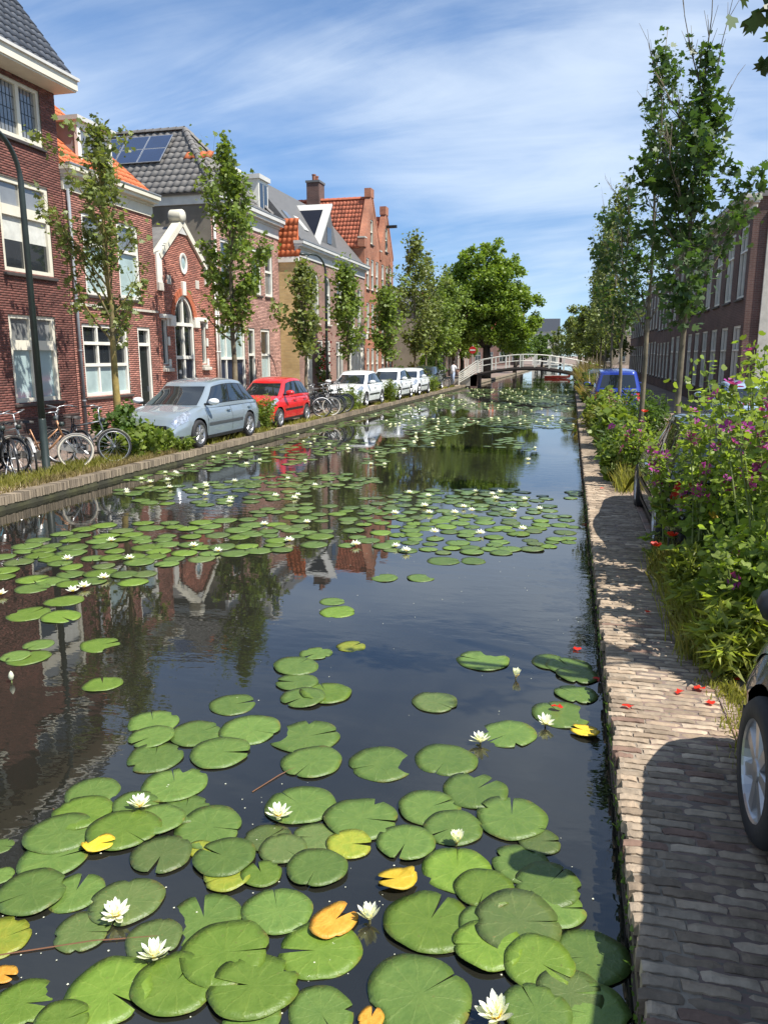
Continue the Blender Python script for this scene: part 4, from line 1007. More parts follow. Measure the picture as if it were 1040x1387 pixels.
    ck.tube([bb+Vector((0, -.075, 0)), bb+Vector((.12, -.08, -.11))], .010, 5); ck.tube([bb+Vector((0, .075, 0)), bb+Vector((-.12, .08, .11))], .010, 5)
    cr_ = ck.build('crank', STEEL, bk)
    for p in ((.12, -.12, -.11), (-.12, .12, .11)): MB().box(bb.x+p[0]-.04, bb.x+p[0]+.04, bb.y+p[1]-.045, bb.y+p[1]+.045, bb.z+p[2]-.012, bb.z+p[2]+.012).build('pedal', BLACKR, cr_)
    MB().prism([bb+Vector((.12, -.052, .09)), bb+Vector((-.30, -.052, .10)), rhub+Vector((-.05, -.052, .05)), rhub+Vector((-.05, -.052, -.05)), bb+Vector((.0, -.052, -.11)), bb+Vector((.11, -.052, -.06))], (0, -.012, 0)).build('chain_guard', fender, bk)
    rk = MB()
    for s in (-1, 1): rk.tube([(-.30, s*.06, .74), (-.80, s*.06, .74), (rx-.02, s*.06, Rw)], .006, 5)
    for q in (-.35, -.5, -.65, -.79): rk.tube([(q, -.06, .74), (q, .06, .74)], .005, 4)
    rk.build('luggage_rack', BLACKR, bk)
    MB().tube([(-.40, .05, .33), (-.46, .2, .015)], .009, 5).build('kickstand', STEEL, bk)
    if basket: 
        q = MB()
        for i in range(8): q.box(.42+.0, .74, -.2+i*.055, -.19+i*.055, .83, 1.07)
        q.box(.42, .74, -.2, .2, .82, .84); q.build('basket', BLACKR, bk)
    return bk
COP = mat('copper_bike_paint', (.34,.17,.085), .4, .1, metal=.3); BKB = mat('black_bike_paint', (.015,.015,.016), .35, .1, coat=.4); BLB = mat('turquoise_bike_paint', (.03,.30,.42), .35, .1); GRB = mat('grey_bike_paint', (.16,.17,.18), .4, .1, metal=.4); SILB = mat('silver_bike_paint', (.5,.48,.44), .35, .1, metal=.6)
CREAMT = mat('cream_tyre', (.62,.56,.46), .8, .1)
def bike_at(fwx, fwy, heading, *a, **k):
    """front wheel contact point and heading (degrees from +X)"""
    h_ = R(heading); return make_bike(a[0], (fwx-.56*math.cos(h_), fwy-.56*math.sin(h_), G-.003), h_, *a[1:], **k)
gb1 = 'bicycles leaning by the lamp post'
bike_at(-9.30, 13.05, 28, 'copper step-through bicycle with cream tyres beside the lamp post', COP, CREAMT, 6, None, SILB, True, 22)
bike_at(-9.05, 13.95, 18, 'dark grey bicycle with silver fork nearest the bush and silver car', GRB, None, -7, None, SILB, False, 25)
bike_at(-9.62, 12.20, -14, 'silver and copper bicycle with swept handlebar right against the lamp post', SILB, None, 5, None, SILB, False, -25)
bike_at(-9.72, 11.85, -20, 'black bicycle between the turquoise and the silver bicycles', BKB, None, 4, None, BKB, False, -20)
bike_at(-9.75, 11.40, -26, 'turquoise bicycle with silver mudguard in the grass', BLB, None, 3, None, SILB, False, -15)
bike_at(-11.0, 12.2, 175, 'black city bicycle standing behind the turquoise bicycle', BKB, None, 3, None, BKB, True, 5, True)
bike_at(-10.6, 14.0, 160, 'black bicycle behind the copper one, close to the dark brick house', BKB, None, 3, None, BKB, True, 5)
gb2 = 'bicycles parked past the red car'
bike_at(-8.55, 26.2, 12, 'black bicycle with white mudguards just past the red car', BKB, None, 4, None, mat('white_mudguard', (.7,.7,.7), .4), True, 12, False)
bike_at(-8.45, 27.0, 20, 'black bicycle with pale rim tyres in the far bicycle row', BKB, CREAMT, 5, None, BKB, False, 8)
for i in range(4):
    bike_at(-8.45-.1*(i % 2), 27.6+i*.55, 8+i*7, 'black bicycle in the row between red and white cars', BKB, None, 4+i, gb2, BKB, i % 2 == 0, 6, False)
for i in range(3):
    bike_at(-8.2, 51.8+i*.8, 10+i*8, 'distant bicycle parked before the bridge', BKB, None, 4, 'bicycles before the bridge', BKB, True, 5)
# ------------------------------------------------------------------ lamp posts
def lamp(label, loc, rz, h, reach):
    lp = thing('street_lamp', label, 'street lamp', loc, rz)
    MB().lathe([(.0, 0), (.10, 0), (.10, .04), (.074, .07), (.068, 1.0), (.062, 1.04), (0, 1.04)], 14).build('base', DKMET, lp, True)
    pts = [(0, 0, 1.0), (0, 0, h-.7)]
    for i in range(1, 9): a = PI*.5*i/8; pts.append((reach*.55*(1-math.cos(a)), 0, h-.7+.7*math.sin(a)))
    pts.append((reach, 0, h))
    MB().tube(pts, [.065, .05]+[.042]*9, 10).build('pole', DKMET, lp, True)
    MB().lathe([(0, .05), (.06, .05), (.16, 0), (.18, -.06), (.17, -.08), (0, -.09)], 14).build('lamp_head', DKMET, lp, True, loc=(reach+.1, 0, h-.02)).scale = (1.6, .8, 1)
    MB().lathe([(0, -.12), (.10, -.11), (.14, -.085), (0, -.084)], 14).build('lamp_glass', mat('opal_glass', (.7,.7,.66), .2), lp, True, loc=(reach+.1, 0, h-.02))
    return lp
lamp('dark green curved street lamp rising among the bicycles', (*LP(12.35, .95), G), LROT+PI+R(8), 5.85, 1.5)
lamp('slim curved street lamp before the pink brown brick house', (*LP(33.0, 2.4), G), LROT+PI*.5+R(70), 6.35, 1.3)
# ------------------------------------------------------------------ bridge
BRY = 58.0
br = thing('footbridge', 'white railed arched footbridge over the canal', 'bridge', (0, BRY, 0))
bx0, bx1 = -6.75, .6
def bz(x):
    t = (x-bx0)/(bx1-bx0); return 1.06+.44*math.sin(PI*min(1, max(0, t)))
dk = MB(); n = 16; V = []
for i in range(n+1):
    x = bx0+(bx1-bx0)*i/n
    for y_, dz in ((0, 0), (3.0, 0), (3.0, -.18), (0, -.18)): V.append((x, y_, bz(x)+dz-.02))
dk.add(V, [(i*4+j, (i+1)*4+j, (i+1)*4+(j+1) % 4, i*4+(j+1) % 4) for i in range(n) for j in range(4)]).build('deck', mat('dark_bridge_timber', (.045,.035,.03), .7), br)
BRED = mat('bridge_edge_brown', (.06,.045,.038), .6)
for y_ in (-.02, 3.0):
    fa = MB(); V = []
    for i in range(n+1):
        x = bx0+(bx1-bx0)*i/n
        for yy_, dz in ((y_, .04), (y_-.05, .04), (y_-.05, -.08), (y_, -.08)): V.append((x, yy_, bz(x)+dz))
    fa.add(V, [(i*4+j, (i+1)*4+j, (i+1)*4+(j+1) % 4, i*4+(j+1) % 4) for i in range(n) for j in range(4)]).build('edge_beam', BRED, br)
    for k in range(8):
        x = bx0+.05+(bx1-bx0-.1)*k/7; MB().box(x-.05, x+.05, y_-.05, y_+.05, bz(x), bz(x)+.98).build('railing_post', WHITE, br)
    for hh_, rr in ((.95, .04), (.5, .028)):
        MB().tube([(bx0+(bx1-bx0)*i/n, y_, bz(bx0+(bx1-bx0)*i/n)+hh_) for i in range(n+1)], rr, 6).build('rail', WHITE, br, True)
    # ramp railing on the left with close bars
    MB().tube([(bx0, y_, bz(bx0)+.95), (bx0-1.3, y_-.3, 1.1)], .04, 6).build('rail', WHITE, br)
    for k in range(5):
        t = k/4; MB().tube([(bx0, y_, bz(bx0)+.8-.17*k), (bx0-1.25, y_-.3, .98-.14*k)], .035, 5).build('ramp_bar', WHITE, br)
    MB().box(bx0-1.34, bx0-1.25, y_-.36, y_-.24, .2, 1.15).build('railing_post', WHITE, br)
    MB().tube([(bx1, y_, bz(bx1)+.95), (bx1+2.2, y_, 1.5)], .04, 6).build('rail', WHITE, br); MB().box(bx1+2.15, bx1+2.25, y_-.05, y_+.05, G, 1.55).build('railing_post', WHITE, br)
for xx, sg in ((bx0, -1), (bx1, 1)):
    MB().box(min(xx, xx+sg*.5), max(xx, xx+sg*.5), 0, 3, -.8, 1.0).build('abutment', mat('abutment_brick', (.16,.10,.08), .9, .3, 3), br)
    MB().add([(xx, 0, 1.0), (xx+sg*3.5, 0, G), (xx+sg*3.5, 3, G), (xx, 3, 1.0), (xx, 0, G-.1), (xx+sg*3.5, 0, G-.1), (xx+sg*3.5, 3, G-.1), (xx, 3, G-.1)], [(0,1,2,3), (0,4,5,1), (3,2,6,7)]).build('ramp', mat('ramp_paving', (.36,.33,.28), .9, .2, 3), br)
# boat beyond the bridge
bt = thing('rowing_boat', 'small red and white boat moored past the footbridge', 'boat', (-1.3, 84, 0)); bt.scale = (.7, .7, .7)
V = []
for i, (x, wd) in enumerate(((-1.9, .5), (-1.2, .7), (0, .78), (1.2, .62), (1.9, .12))):
    for a, b_ in ((-1, .42), (-.8, 0.02), (.8, .02), (1, .42)): V.append((x, a*wd, b_+(.12 if i == 4 else 0)))
MB().add(V, [(i*4+j, (i+1)*4+j, (i+1)*4+j+1, i*4+j+1) for i in range(4) for j in range(3)]+[(0,1,2,3)]).build('hull', mat('red_boat_paint', (.45,.05,.03), .4), bt, True)
MB().box(-1.9, 1.6, -.72, -.66, .38, .46).box(-1.9, 1.6, .66, .72, .38, .46).build('gunwale', WHITE, bt)
MB().box(-.3, 0, -.6, .6, .28, .32).box(-1.2, -.9, -.55, .55, .28, .32).build('thwart', STONE, bt)
# no entry sign
sg_ = thing('traffic_sign', 'red no entry sign on a pole left of the bridge', 'traffic sign', (-8.1, 66, G))
MB().tube([(0, 0, 0), (0, 0, 3.0)], .03, 8).build('pole', GREYW, sg_)
MB().lathe([(0, -.01), (.3, -.01), (.3, .01), (0, .01)], 24, 'y', (0, -.04, 2.6)).build('sign_disc', mat('sign_red', (.55,.02,.02), .4), sg_)
MB().box(-.22, .22, -.062, -.052, 2.545, 2.655).build('white_bar', WHITE, sg_)
# ------------------------------------------------------------------ person by the bridge
def person(label, loc, rz):
    root = thing('person', label, 'person', loc, rz)
    J = {'pel': (0,0,.92), 'sp': (.03,0,1.10), 'ch': (.08,0,1.30), 'nk': (.11,0,1.47), 'hd': (.14,0,1.58), 'tp': (.15,0,1.72)}
    Vv = [J['pel'], J['sp'], J['ch'], J['nk'], J['hd'], J['tp']]; Rr = [(.15,.12), (.14,.11), (.17,.12), (.055,.055), (.085,.075), (.06,.055)]
    E = [(0,1), (1,2), (2,3), (3,4), (4,5)]
    def chain(start, pts, rs):
        p = start
        for q, r_ in zip(pts, rs): Vv.append(q); Rr.append((r_, r_)); E.append((p, len(Vv)-1)); p = len(Vv)-1
    for s in (-1, 1):
        chain(0, [(0, s*.10, .86), (.05*s, s*.10, .50), (.02*s-.02, s*.10, .10), (.02*s+.10, s*.11, .05)], [.09, .065, .045, .04])
        chain(2, [(.07, s*.19, 1.38), (.12, s*.24, 1.12), (.30, s*.20, 1.02), (.38, s*.18, 1.03)], [.06, .045, .036, .03])
    me = bpy.data.meshes.new('body'); me.from_pydata(Vv, E, []); o = bpy.data.objects.new('body', me); put(o, root)
    m_ = o.modifiers.new('skin', 'SKIN')
    for i, r_ in enumerate(Rr): me.skin_vertices[0].data[i].radius = r_
    me.skin_vertices[0].data[0].use_root = True
    sb = o.modifiers.new('sub', 'SUBSURF'); sb.levels = 1; sb.render_levels = 2
    me.materials.append(mat('skin', (.45,.27,.19), .6, .1))
    def sleeve(nm, pts, rs, m): MB().tube(pts, rs, 12).build(nm, m, root, True)
    SH = mat('white_shirt', (.72,.73,.76), .8, .08); TR = mat('pale_blue_trousers', (.28,.34,.46), .8, .1)
    t = MB().tube([(-.0, 0, .86), (.03, 0, 1.1), (.08, 0, 1.32), (.10, 0, 1.42), (.11, 0, 1.47)], [.175, .165, .19, .15, .07], 16)
    for s in (-1, 1): t.tube([(.075, s*.13, 1.38), (.09, s*.215, 1.28), (.11, s*.235, 1.16)], [.085, .07, .062], 10)
    t.build('shirt', SH, root, True)
    p_ = MB()
    for s in (-1, 1): p_.tube([(0, s*.085, .93), (.05*s, s*.10, .50), (.02*s-.02, s*.10, .12)], [.115, .085, .065], 12)
    p_.build('trousers', TR, root, True)
    MB().lathe([(0, .16), (.06, .15), (.095, .08), (.10, .0), (.08, -.05), (0, -.06)], 14).build('hair', mat('brown_hair', (.03,.02,.014), .7), root, True, loc=(.125, 0, 1.60))
    for s in (-1, 1):
        MB().box(.02*s-.08, .02*s+.18, s*.105-.05, s*.105+.05, 0, .09).build('shoe', TRIM, root, bevel=.03)
        for k in range(4): MB().tube([(.38, s*.18-.03+k*.02, 1.03), (.43, s*.18-.032+k*.021, 1.02), (.455, s*.18-.03+k*.02, 1.0)], [.010, .009, .007], 5).build('finger', mat('skin'), root)
        MB().tube([(.35, s*.15, 1.03), (.39, s*.135, 1.05)], [.011, .008], 5).build('thumb', mat('skin'), root)
    return root
person('person in white shirt and pale blue trousers leaning forward by the bridge ramp', (-8.35, 56.4, G), R(60))
# ------------------------------------------------------------------ vegetation
rng = np.random.default_rng(11)
def unit(a): return a/np.maximum(1e-9, np.linalg.norm(a, axis=1, keepdims=True))
DIAM = np.array([(0,0,0), (.42,.5,.10), (0,1,0), (-.42,.5,.10)])
LOBE = np.array([(0,0,0), (.34,-.02,.05), (.50,.28,.08), (.28,.36,.04), (.42,.72,.07), (.14,.66,.02), (0,1.05,0), (-.14,.66,.02), (-.42,.72,.07), (-.28,.36,.04), (-.50,.28,.08), (-.34,-.02,.05)])
LONG = np.array([(0,0,0), (.13,.4,.04), (0,1,-.12), (-.13,.4,.04)])
ROUND = np.array([(0,0,0), (.38,.12,.10), (.45,.5,.12), (.22,.88,.05), (0,.80,0), (-.22,.88,.05), (-.45,.5,.12), (-.38,.12,.10)])
def leaf_mesh(name, P, size, tmpl, m, up=.5, droop=.0, outward=None):
    """one leaf-sized face per point"""
    n = len(P); k = len(tmpl); t = rng.normal(size=(n, 3)); t[:, 2] = t[:, 2]*.6-droop
    if outward is not None: t += outward*1.0
    t = unit(t); r_ = rng.normal(size=(n, 3))*.9+np.array([0, 0, up*2.2]); b = unit(np.cross(t, r_)); nn = np.cross(b, t)
    S = np.asarray(size).reshape(-1, 1, 1)*np.ones((n, 1, 1))
    V = P[:, None, :]+S*(tmpl[None, :, 0:1]*b[:, None, :]+tmpl[None, :, 1:2]*t[:, None, :]+tmpl[None, :, 2:3]*nn[:, None, :])
    F = np.arange(n*k).reshape(n, k)
    me = mesh_np(name, V.reshape(-1, 3), F); me.materials.append(m); return me
def leafm(name, c, c2, trans=.32, rough=.45): return mat(name, c, rough, .25, 2.0, island=.35, col2=c2, trans=trans, spec=.35, detail=2)
LF_A = leafm('plane_leaf', (.14,.205,.040), (.18,.235,.052)); LF_B = leafm('pale_plane_leaf', (.15,.19,.055), (.185,.21,.068)); LF_D = leafm('dark_leaf', (.075,.13,.026), (.10,.155,.032), .3)
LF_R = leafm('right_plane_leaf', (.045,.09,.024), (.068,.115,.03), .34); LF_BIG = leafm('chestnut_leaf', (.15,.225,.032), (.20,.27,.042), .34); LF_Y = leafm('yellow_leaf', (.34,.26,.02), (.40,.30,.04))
BARK = mat('pale_bark', (.19,.155,.095), .9, .4, 5, .6, 18, col2=(.10,.085,.055)); BARKY = mat('mossy_bark', (.26,.19,.055), .9, .4, 5, .6, 18, col2=(.13,.105,.05)); BARKD = mat('dark_bark', (.05,.04,.03), .9, .3, 6, .6, 18); TWIG = mat('grey_twig', (.16,.14,.12), .85, .2)
def street_tree(label, loc, h, r0=.09, cz=2.2, cr=1.2, nl=22, leaves=2600, ls=.13, m=None, bark=None, seed=0, tmpl=DIAM, prof=None, bare=0, group=None, dens_top=.5, lean=(0, 0), elr=(28, 62)):
    rg = random.Random(seed); m = m or LF_A; bark = bark or BARK
    root = thing('street_tree', label, 'tree', loc, rg.uniform(0, 6), group)
    tb = MB(); n = 9; path = [Vector((0, 0, -.1))]; 
    for i in range(1, n+1):
        z = h*.94*i/n; path.append(Vector((lean[0]*z/h+rg.uniform(-.05, .05)*(.3+i/n), lean[1]*z/h+rg.uniform(-.05, .05)*(.3+i/n), z)))
    tb.tube(path, [r0*(1-.97*(i/n)**.9)+.003 for i in range(n+1)], 9)
    def along(z):
        f = min(n-1e-6, max(0, z/(h*.94)*n)); i = int(f); return path[i].lerp(path[i+1], f-i)
    prof = prof or (lambda t: (.55+.45*math.sin(PI*min(1, t*1.25)))*(1-t**1.8)+.10)
    tips = []; wts = []
    for i in range(nl):
        t = ((i+.5)/nl)**1.05; z = cz+(h*.93-cz)*t; az = i*2.39996+rg.uniform(-.4, .4); L = cr*prof(t)*rg.uniform(.5, 1.35); el = R(min(82, rg.uniform(*elr)+20*t))
        p = along(z*.96); d = Vector((math.cos(az)*math.cos(el), math.sin(az)*math.cos(el), math.sin(el))); pts = [p]; 
        L = max(.25, L/max(.35, math.cos(el))*.8)
        for k in range(1, 5): d = (d+Vector((rg.uniform(-.2, .2), rg.uniform(-.2, .2), rg.uniform(-.05, .2)))).normalized(); pts.append(pts[-1]+d*L/4)
        rl = r0*.30*(1-t*.6); tb.tube(pts, [rl, rl*.8, rl*.6, rl*.4, rl*.18], 5, False)
        for k in range(1, 5):
            for q in range(2):
                cl = rg.choice((.02, .05, .4, 1, 1.8, 3)); dd = (d+Vector((rg.uniform(-1, 1), rg.uniform(-1, 1), rg.uniform(-.2, .8)))*.8).normalized(); ll = L*rg.uniform(.18, .38); a = pts[k]; b_ = a+dd*ll
                tb.tube([a, b_], [rl*.3, rl*.08], 3, False); 
                w_ = (1-(1-dens_top)*t)
                for f in (.35, .7, 1.0): tips.append(a.lerp(b_, f)); wts.append(w_*cl)
            tips.append(pts[k]); wts.append(.25)
    for k in range(8): tips.append(along(h*(.78+.026*k))); wts.append(1.6*dens_top)
    for k in range(bare):
        az = rg.uniform(0, 6.28); z = h*rg.uniform(.55, .88); p = along(z); el = R(rg.uniform(50, 74)); d = Vector((math.cos(az)*math.cos(el), math.sin(az)*math.cos(el), math.sin(el))); L = rg.uniform(.9, 1.9); pts = [p]
        for q in range(5): d = (d+Vector((rg.uniform(-.12, .12), rg.uniform(-.12, .12), .04))).normalized(); pts.append(pts[-1]+d*L/5)
        tb.tube(pts, [.016, .013, .011, .009, .007, .004], 4, False)
        for q in range(9):
            a = pts[rg.randrange(1, 6)]; e_ = a+(d+Vector((rg.uniform(-1, 1), rg.uniform(-1, 1), .3))*.55).normalized()*rg.uniform(.15, .5); tb.tube([a, e_], [.006, .003], 3, False)
    tb.build('trunk', bark, root, True)
    T = np.array([tuple(p) for p in tips]); w_ = np.array(wts); idx = rng.choice(len(T), leaves, p=w_/w_.sum())
    P = T[idx]+rng.normal(size=(leaves, 3))*ls*.95
    inst('crown', leaf_mesh('crown', P, ls*rng.uniform(.45, 1.4, leaves), tmpl, m, .45, .25), root)
    return root
def big_tree(label, loc, h, tr, blobs, leaves, ls, m, bark=None, seed=0, name='broad_tree', trunk_h=None):
    """blobs: (x,y,z,rx,rz); leaves in shells round many clumps inside the blobs"""
    rg = random.Random(seed); root = thing(name, label, 'tree', loc); tb = MB()
    ct = Vector((0, 0, trunk_h or h*.35)); tb.tube([(0, 0, -.1), (0.1, 0, ct.z*.5), ct], [tr*1.25, tr, tr*.8], 10)
    P = []; tot = sum(b_[3]**2*b_[4] for b_ in blobs)
    for bx, by, bz_, rx, rz_ in blobs:
        c = Vector((bx, by, bz_)); tb.tube([ct-Vector((0,0,.3)), ct.lerp(c, .5)+Vector((rg.uniform(-.3, .3), 0, .3)), c], [tr*.45, tr*.28, tr*.08], 6, False)
        n = int(leaves*rx**2*rz_/tot); nc = max(6, int(n/110))
        u_ = unit(rng.normal(size=(nc, 3)))*rng.uniform(.45, 1.0, (nc, 1))**.5; cc = np.array(c)+u_*np.array([rx, rx, rz_])
        id_ = rng.integers(0, nc, n); rad = .27*rx*rng.uniform(.6, 1.25, nc)[id_][:, None]; sh = unit(rng.normal(size=(n, 3))*np.array([1, 1, .8]))
        P.append(cc[id_]+sh*rad*rng.uniform(.55, 1.05, (n, 1)))
    tb.build('trunk', bark or BARKD, root, True); P = np.concatenate(P); n = len(P)
    inst('crown', leaf_mesh('crown', P, ls*rng.uniform(.6, 1.35, n), DIAM, m, .5, .2), root); return root
# left bank street trees
street_tree('slender tree with yellow mossy trunk before the low red house', (*LP(16.95, 2.4), G), 8.0, .105, 2.4, 1.30, 30, 2900, .115, LF_B, BARKY, 3, LOBE, dens_top=.35, prof=lambda t: (.8+.3*math.sin(PI*t))*(1-t**1.4)+.06)
street_tree('leafy green tree standing behind the silver and red cars', (*LP(23.75, 2.45), G), 9.2, .11, 2.5, 1.55, 34, 5200, .135, LF_A, BARK, 4, LOBE, dens_top=.5, prof=lambda t: (.75+.35*math.sin(PI*t))*(1-t**1.3)+.05)
for i, (v, hh, cr, lv, lab) in enumerate(((30.3, 6.1, .95, 2600, 'small tree beside the slim lamp post and yellow brick wall'), (36.2, 6.8, 1.0, 2600, 'thin tree before the arched windows of the slate roofed house'), (43.4, 6.1, 1.3, 3200, 'short bushy tree before the orange brick gables'), (51.2, 10.8, 1.7, 4200, 'tall thin topped tree past the orange brick houses'), (55.0, 9.8, 1.5, 3200, 'airy tall tree in front of the grey apartment block'), (62.9, 8.8, 1.7, 4600, 'dense narrow tree standing before the large chestnut'), (58.8, 7.2, 1.6, 4200, 'leafy tree in front of the low tan building'))):
    street_tree(lab, (*LP(v, 2.4), G), hh, .08, 2.0, cr, 26, lv, .15+.001*v, LF_B if i in (0, 3, 4) else LF_A, BARK, 20+i, DIAM, dens_top=.15 if hh > 9 else .6)
# large chestnut and trees past the bridge
big_tree('large dark green chestnut tree rising beyond the white footbridge', (-7.9, 75, G), 13.5, .42, [(.2, .6, 7.4, 2.4, 2.4), (-3.6, 0, 6.6, 1.9, 1.6), (-3.2, -.3, 4.4, 1.9, 1.4), (-2.6, .2, 9.0, 1.9, 1.5), (-1.2, -.8, 4.6, 2.0, 1.5), (-.6, 0, 9.8, 2.5, 2.2), (1.0, 0, 8.9, 2.6, 1.9), (-2.2, 0, 7.6, 2.5, 1.9), (1.9, -.3, 6.8, 2.5, 1.8), (-.2, -1.2, 7.2, 2.7, 2.2), (3.2, 0, 5.4, 2.0, 1.5), (-2.6, .5, 5.6, 2.0, 1.5), (.4, -1.0, 5.0, 2.4, 1.6), (2.6, 0, 4.0, 2.2, 1.4), (.3, .4, 11.6, 1.5, 1.3), (-1.6, 0, 11.0, 1.5, 1.2), (1.6, 0, 10.9, 1.1, .9), (3.6, 0, 7.2, 1.4, 1.1)], 46000, .25, LF_BIG, seed=5, trunk_h=3.0)
for i, (x, y, s, m_, lab) in enumerate(((-11.5, 84, 1.0, LF_A, 'round tree behind the large chestnut on the left bank'), (-6.9, 100, .9, LF_D, 'dark tree left of the canal far past the bridge'), (-7.6, 126, 1.1, LF_D, 'tree near the white house at the canal end'), (1.7, 95, 1.05, LF_B, 'pale round willow right of the bridge'), (2.6, 76, .95, LF_B, 'light green bushy tree right of the bridge end'), (1.2, 128, 1.1, LF_D, 'tree far along the right bank'), (4.0, 150, 1.4, LF_D, 'dark tree closing the right bank view'), (-5.5, 155, .8, LF_D, 'small tree before the far white house'), (-2.2, 172, 1.0, LF_B, 'pale tree right beside the far white house'), (2.0, 168, 1.2, LF_D, 'dark tree at the right corner of the canal end'), (-11, 165, 1.3, LF_A, 'wide tree left of the far white house'), (4.2, 110, 1.2, LF_D, 'dark tree behind the pale willow'))):
    big_tree(lab, (x, y, G), 8*s, .22, [(0, 0, 4.6*s, 2.4*s, 2.0*s), (.9*s, .3, 6.3*s, 1.7*s, 1.4*s), (-1.1*s, 0, 5.9*s, 1.6*s, 1.4*s), (.2, -.8, 3.2*s, 2.4*s, 1.3*s), (.1, 0, 7.6*s, 1.1*s, 1.0*s)], 6500, .27, m_, seed=30+i, trunk_h=2.2)
# right bank street trees
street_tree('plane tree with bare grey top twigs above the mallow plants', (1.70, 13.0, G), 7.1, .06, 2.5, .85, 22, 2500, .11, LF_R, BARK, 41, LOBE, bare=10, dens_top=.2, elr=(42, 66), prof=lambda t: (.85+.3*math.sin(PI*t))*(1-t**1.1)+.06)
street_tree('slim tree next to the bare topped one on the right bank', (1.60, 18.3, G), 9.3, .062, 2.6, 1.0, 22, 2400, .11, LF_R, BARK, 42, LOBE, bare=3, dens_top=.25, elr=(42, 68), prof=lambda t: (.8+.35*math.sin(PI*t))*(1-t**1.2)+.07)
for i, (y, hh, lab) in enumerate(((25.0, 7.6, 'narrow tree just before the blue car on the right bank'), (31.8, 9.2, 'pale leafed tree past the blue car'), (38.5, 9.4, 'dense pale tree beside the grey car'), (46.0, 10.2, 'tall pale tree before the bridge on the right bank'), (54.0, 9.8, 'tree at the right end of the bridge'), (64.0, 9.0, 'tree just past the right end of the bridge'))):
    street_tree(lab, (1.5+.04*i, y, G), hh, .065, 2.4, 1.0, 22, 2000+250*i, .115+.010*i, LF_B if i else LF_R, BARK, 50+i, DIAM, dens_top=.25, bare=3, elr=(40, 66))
# overhanging branch from a tree beside the viewer, right
tr = thing('overhanging_tree', 'dark leafy branch tips hanging in over the black car', 'tree', (3.1, 4.6, G))
tb = MB().tube([(0, 0, -.1), (.05, 0, 2.0), (0, .1, 4.2), (-.1, .2, 6)], [.14, .12, .10, .06], 9); P = []
for (ex_, ey, ez, n_) in ((-2.27, .15, 3.93, 60), (-2.16, .25, 3.74, 50), (-1.9, .0, 4.0, 50), (-.6, -.8, 4.9, 60), (.6, .7, 4.8, 60), (.9, -.3, 5.2, 60), (-.2, .9, 5.8, 60)):
    a = Vector((0, .1, 3.9)); e_ = Vector((ex_, ey, ez)); m_ = a.lerp(e_, .5)+Vector((0, 0, .25)); tb.tube([a, m_, e_], [.03, .018, .004], 5, False)
    for q in range(n_): t = .55+.45*random.random()**.6; p = m_.lerp(e_, t*2-1); P.append(p+Vector((random.gauss(0, .06), random.gauss(0, .06), random.gauss(0, .05))))
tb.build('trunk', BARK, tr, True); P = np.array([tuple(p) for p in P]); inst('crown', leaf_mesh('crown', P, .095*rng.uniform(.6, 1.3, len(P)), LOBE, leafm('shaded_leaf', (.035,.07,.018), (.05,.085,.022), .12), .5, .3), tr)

# bushes and weeds
GRM_ = leafm('weed_leaf', (.135,.195,.032), (.18,.225,.045), .40); WG = leafm('grass_blade', (.20,.215,.04), (.28,.25,.07), .40); WD = leafm('dark_weed_leaf', (.06,.11,.024), (.09,.14,.03), .34)
STEMG = mat('green_stem', (.16,.20,.06), .7, .2); DRY = leafm('dry_grass', (.30,.23,.11), (.22,.18,.08), .3)
def bush(label, loc, rx, ry, h, n, ls, m, tm=LONG, group=None, name='bush', seed=1):
    rg = random.Random(seed); root = thing(name, label, 'bush', loc, 0, group); st_ = MB(); P = []
    ns_ = max(6, int(n/90))
    for i in range(ns_):
        a = rg.uniform(0, 6.28); q = rg.random()**.5; b0 = Vector((rx*q*math.cos(a)*.7, ry*q*math.sin(a)*.7, -.02)); hh = h*rg.uniform(.55, 1.0)*(1-.35*q*q); tp = Vector((rx*q*math.cos(a)*1.05, ry*q*math.sin(a)*1.05, hh))
        md = b0.lerp(tp, .5)+Vector((rg.uniform(-.05, .05), rg.uniform(-.05, .05), .06)); st_.tube([b0, md, tp], [.008, .006, .003], 3, False)
        for k in range(int(n/ns_)):
            t = rg.random()**.7; p = b0.lerp(md, t*2) if t < .5 else md.lerp(tp, t*2-1); P.append(p+Vector((rg.gauss(0, .5), rg.gauss(0, .5), rg.gauss(0, .35)))*min(.22, rx*.28))
    st_.build('stem', STEMG, root); P = np.array([tuple(p) for p in P]); P[:, 2] = np.maximum(.01, P[:, 2])
    inst('foliage', leaf_mesh('foliage', P, ls*rng.uniform(.6, 1.3, len(P)), tm, m, .4, -.1), root); return root
def LB(label, v, u, rx, ry, h, n, ls, m, seed=0, tm=LONG): return bush(label, (*LP(v, u), G-.01), rx, ry, h, n, ls, m, tm, seed=seed)
LB('dense green bush before the front bumper of the silver car', 15.1, .6, .42, .8, .78, 1700, .12, GRM_, 1, DIAM)
LB('tall weed clump behind the bicycles by the yellow trunked tree', 15.6, 1.5, .5, .6, 1.25, 1500, .13, WD, 2, DIAM)
LB('low leafy weeds at the front wheel of the silver car', 16.15, .26, .2, .35, .45, 700, .10, GRM_, 14)
LB('bush in the gap between the silver and the red car', 21.35, .55, .45, .42, 1.25, 1500, .13, GRM_, 3)
LB('bush between the bicycle row and the first white car', 30.35, .5, .45, .65, 1.2, 1600, .14, GRM_, 4)
LB('bush between the first two white cars', 36.0, .45, .5, .5, 1.3, 1500, .15, GRM_, 5)
LB('bush past the last white car', 46.6, .6, .6, .9, 1.4, 1500, .17, GRM_, 6)
